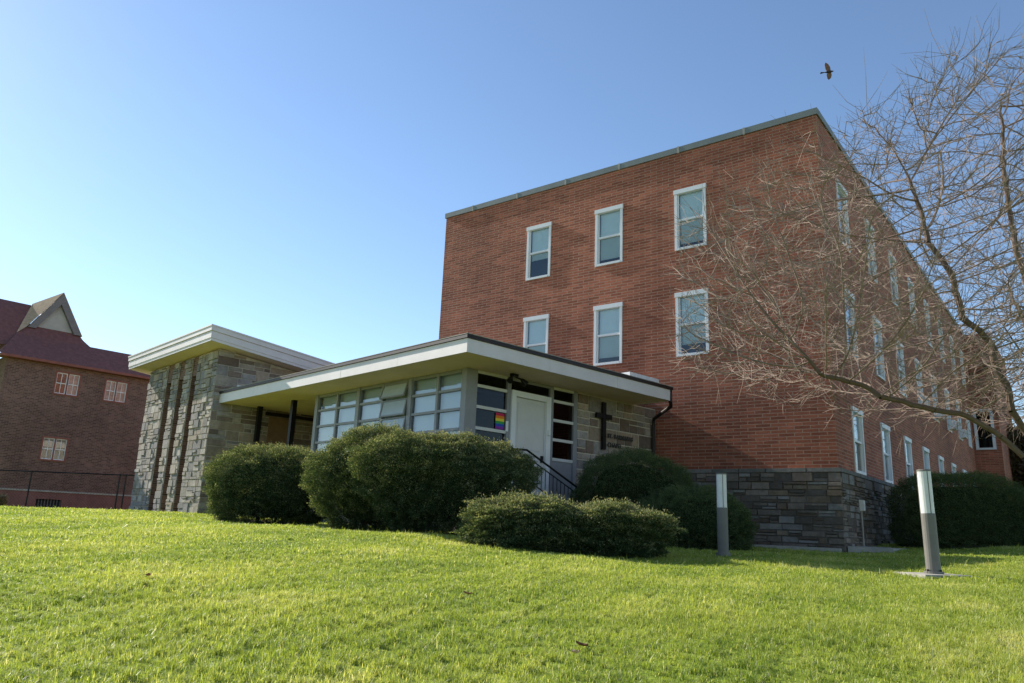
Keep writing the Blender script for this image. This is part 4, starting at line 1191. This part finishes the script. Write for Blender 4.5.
def back_tree():
    rg = np.random.default_rng(18); c = np.array([24.5, 30.0, 7.5]); r = np.array([5.5, 4, 6.5]); q = rg.uniform(-1, 1, (4000, 3)); q = q[(q ** 2).sum(1) < 1][:1300]
    limbs = [[(24.5, 30, -.1), (24.5, 30, 2.5), (24.0, 30, 5), (23.6, 30, 8), (23.4, 30, 11)], [(24.5, 30, 2.5), (22.6, 30, 5), (21.2, 30, 7.5)], [(24.5, 30, 2.5), (26, 30, 6), (27, 30, 9)], [(24, 30, 5), (22.2, 29, 8)]]
    tree('bare_tree', 'darker bare tree standing further back at the right edge', 'tree', limbs, c + q * r, .3, 5, .5, 80, 33, rmin=.011, rmax=.2, side_twigs=1.0, twig_len=(.3, .8), cols=((.10, .08, .06), (.05, .042, .032)))
back_tree()

# ------------------------------------------------------------------ far things at the right edge
def far_right():
    O = np.array([38.0, 60.0, 0.]); d = az(R(80)); n = az(R(170))
    root = empty('far_house', O, 'distant pinkish brick house seen past the end of the hedge', 'house')
    f = Fr(O, d, n)
    mb = MB(); f.wall(mb, 0, 14, -.5, 5.4, [(2.2, 3.4, 1.8, 4.2), (6, 7.2, 1.8, 4.2)], .2); Fr(O, -n, -d).wall(mb, 0, 9, -.5, 5.4); mb.build('wall', M['pink'], root)
    mb = MB(); A = f.p(-.4, .4, 5.35); B_ = f.p(14.4, .4, 5.35); Cc = f.p(14.4, -4.5, 8.3); D_ = f.p(-.4, -4.5, 8.3); mb.poly([A, B_, Cc, D_]); mb.poly([D_, Cc, f.p(14.4, -9.4, 5.35), f.p(-.4, -9.4, 5.35)]); mb.build('roof', M['shingle'], root)
    for a in (2.2, 6.0):
        mb = MB(); f.box(mb, a, a + 1.2, -.15, .05, 1.8, 4.2); mb.build('window', M['white'], root)
    # rusty evergreen behind the end of the brick building
    rg = np.random.default_rng(8); c = np.array([29.6, 44., .1]); root = empty('brown_tree', c, 'rusty brown leafed tree beyond the far end of the brick building', 'tree')
    d_ = unit(rg.normal(size=(26000, 3))); s = rg.random(26000) ** .4 * (1 + .25 * lump(d_, 5, 4))
    k = lump(d_ * s[:, None], 9, 6) > -.35
    P = (d_ * s[:, None] * np.array([2.3, 2.3, 2.7]) + [0, 0, 4.6])[k]; n_ = len(P)
    V = leaves(P, unit(rg.normal(size=(n_, 3))), rg.uniform(.12, .25, n_), rg.uniform(.04, .08, n_), rg)
    quads_object('crown', V, np.clip(.5 + .25 * rg.normal(size=n_), 0, 1), leaf_mat('brown_leaf', [(0, (.03, .022, .012)), (.5, (.085, .05, .025)), (1, (.10, .10, .03))], .25), root)
    mb = MB(); mb.tube([c + [0, 0, -.3], c + [0, 0, 3], c + [.2, 0, 5.5]], [.28, .2, .08], 8); mb.build('trunk', M['hedgewood'], root)
far_right()

# ------------------------------------------------------------------ dry ornamental grass at the far left
def dry_shrub():
    rg = np.random.default_rng(12); c = np.array([-19.3, 29.2, -.14]); root = empty('dry_shrub', c, 'small tan dried shrub by the fence at the left edge', 'shrub')
    n = 2600; a = rg.uniform(0, 6.28, n); r_ = np.sqrt(rg.random(n)) * .35
    P = np.c_[r_ * np.cos(a), r_ * np.sin(a), rg.random(n) * .35]; D = unit(np.c_[np.cos(a) * .6, np.sin(a) * .6, np.ones(n)] + rg.normal(size=(n, 3)) * .3)
    V = leaves(P, D, rg.uniform(.12, .32, n), np.full(n, .012), rg)
    quads_object('stalks', V, rg.random(n), leaf_mat('dry_stalk', [(0, (.14, .08, .04)), (1, (.42, .30, .17))], .3), root)
dry_shrub()

# ------------------------------------------------------------------ fallen leaves on the lawn
def fallen():
    spots = [(.47, 4.6, 'dark brown curled fallen leaf on the near lawn', (.12, .045, .02)), (.42, 4.42, 'pale tan fallen leaf lying beside the dark brown leaf', (.5, .36, .26)), (-2.95, 6.6, 'orange brown fallen leaf on the left side of the lawn', (.28, .11, .04)),
             (-.28, 6.5, 'small rust coloured fallen leaf in the middle of the lawn', (.24, .10, .05)), (9.05, 15.6, 'pinkish fallen leaf on the grass near the boxy hedge', (.42, .25, .17))]
    for x, y, lab, col in spots:
        rg = np.random.default_rng(int(abs(x) * 100)); o = np.array([x, y, gz(x, y) + .045]); root = empty('fallen_leaf', o, lab, 'leaf', 'fallen leaves on the lawn')
        u = unit(np.array([rg.normal(), rg.normal(), .15])); v = unit(np.cross(u, [0, 0, 1.]))
        n_ = np.cross(v, u); s = .036
        mid = [o - u * s, o - u * s * .3 - n_ * .008, o + u * s * .4 - n_ * .008, o + u * s]
        wl = [0.004, .026, .022, .002]
        mb = MB()
        for k in range(3):
            for sg in (1, -1):
                A = mid[k]; B_ = mid[k + 1]; mb.poly([A, B_, B_ + v * sg * wl[k + 1] + n_ * .012, A + v * sg * wl[k] + n_ * .012])
        mb.build('blade', plain('dry_leaf', col, .8, var=.2, scale=30), root)
        mb = MB(); mb.tube([o - u * s, o - u * s * 1.7], .002, 4); mb.build('stem', M['hedgewood'], root)
fallen()

# ------------------------------------------------------------------ bird in flight
def bird():
    c = np.array([8.72, 19.0, 12.93]); root = empty('bird', c, 'small dark bird flying with raised wing above the roof corner', 'bird')
    f = unit(np.array([.95, .05, .22])); u = np.array([-.15, .35, .92]); u = unit(u - f * (u @ f)); s = np.cross(f, u)
    bm = MB(); prof = [(-.20, .004), (-.12, .012), (-.05, .03), (0, .04), (.05, .038), (.085, .026), (.10, .024), (.12, .018), (.14, .006), (.16, .002)]
    bm.tube([c + f * a + u * (.006 if a > .08 else 0) for a, r in prof], [r for a, r in prof], 10)
    # fanned tail belongs to the body surface
    bm.poly([c - f * .12 + s * .012, c - f * .26 + s * .035, c - f * .26 - s * .035, c - f * .12 - s * .012])
    bm.build('body', plain('bird_body', (.03, .025, .022), .8, var=.3, scale=20), root, smooth=True)
    for sg, upk, ln in ((1, 1.0, .30), (-1, -.55, .22)):
        wb = MB(); d = unit(u * upk + s * sg * .45)
        pts = [(-.05, 0, .0), (.06, 0, .0), (.075, .45, .0), (.04, .8, 0), (-.03, 1.0, 0), (-.07, .75, 0), (-.08, .35, 0)]
        top = [c + f * a + d * (b * ln) + s * .004 * sg for a, b, _ in pts]; bot = [p - s * .008 * sg for p in top]
        wb.poly(top); wb.poly(bot[::-1])
        for i in range(len(top)):
            j = (i + 1) % len(top); wb.poly([top[i], bot[i], bot[j], top[j]])
        wb.build('wing', plain('bird_wing', (.16, .09, .06), .8, var=.3, scale=20), root)
bird()
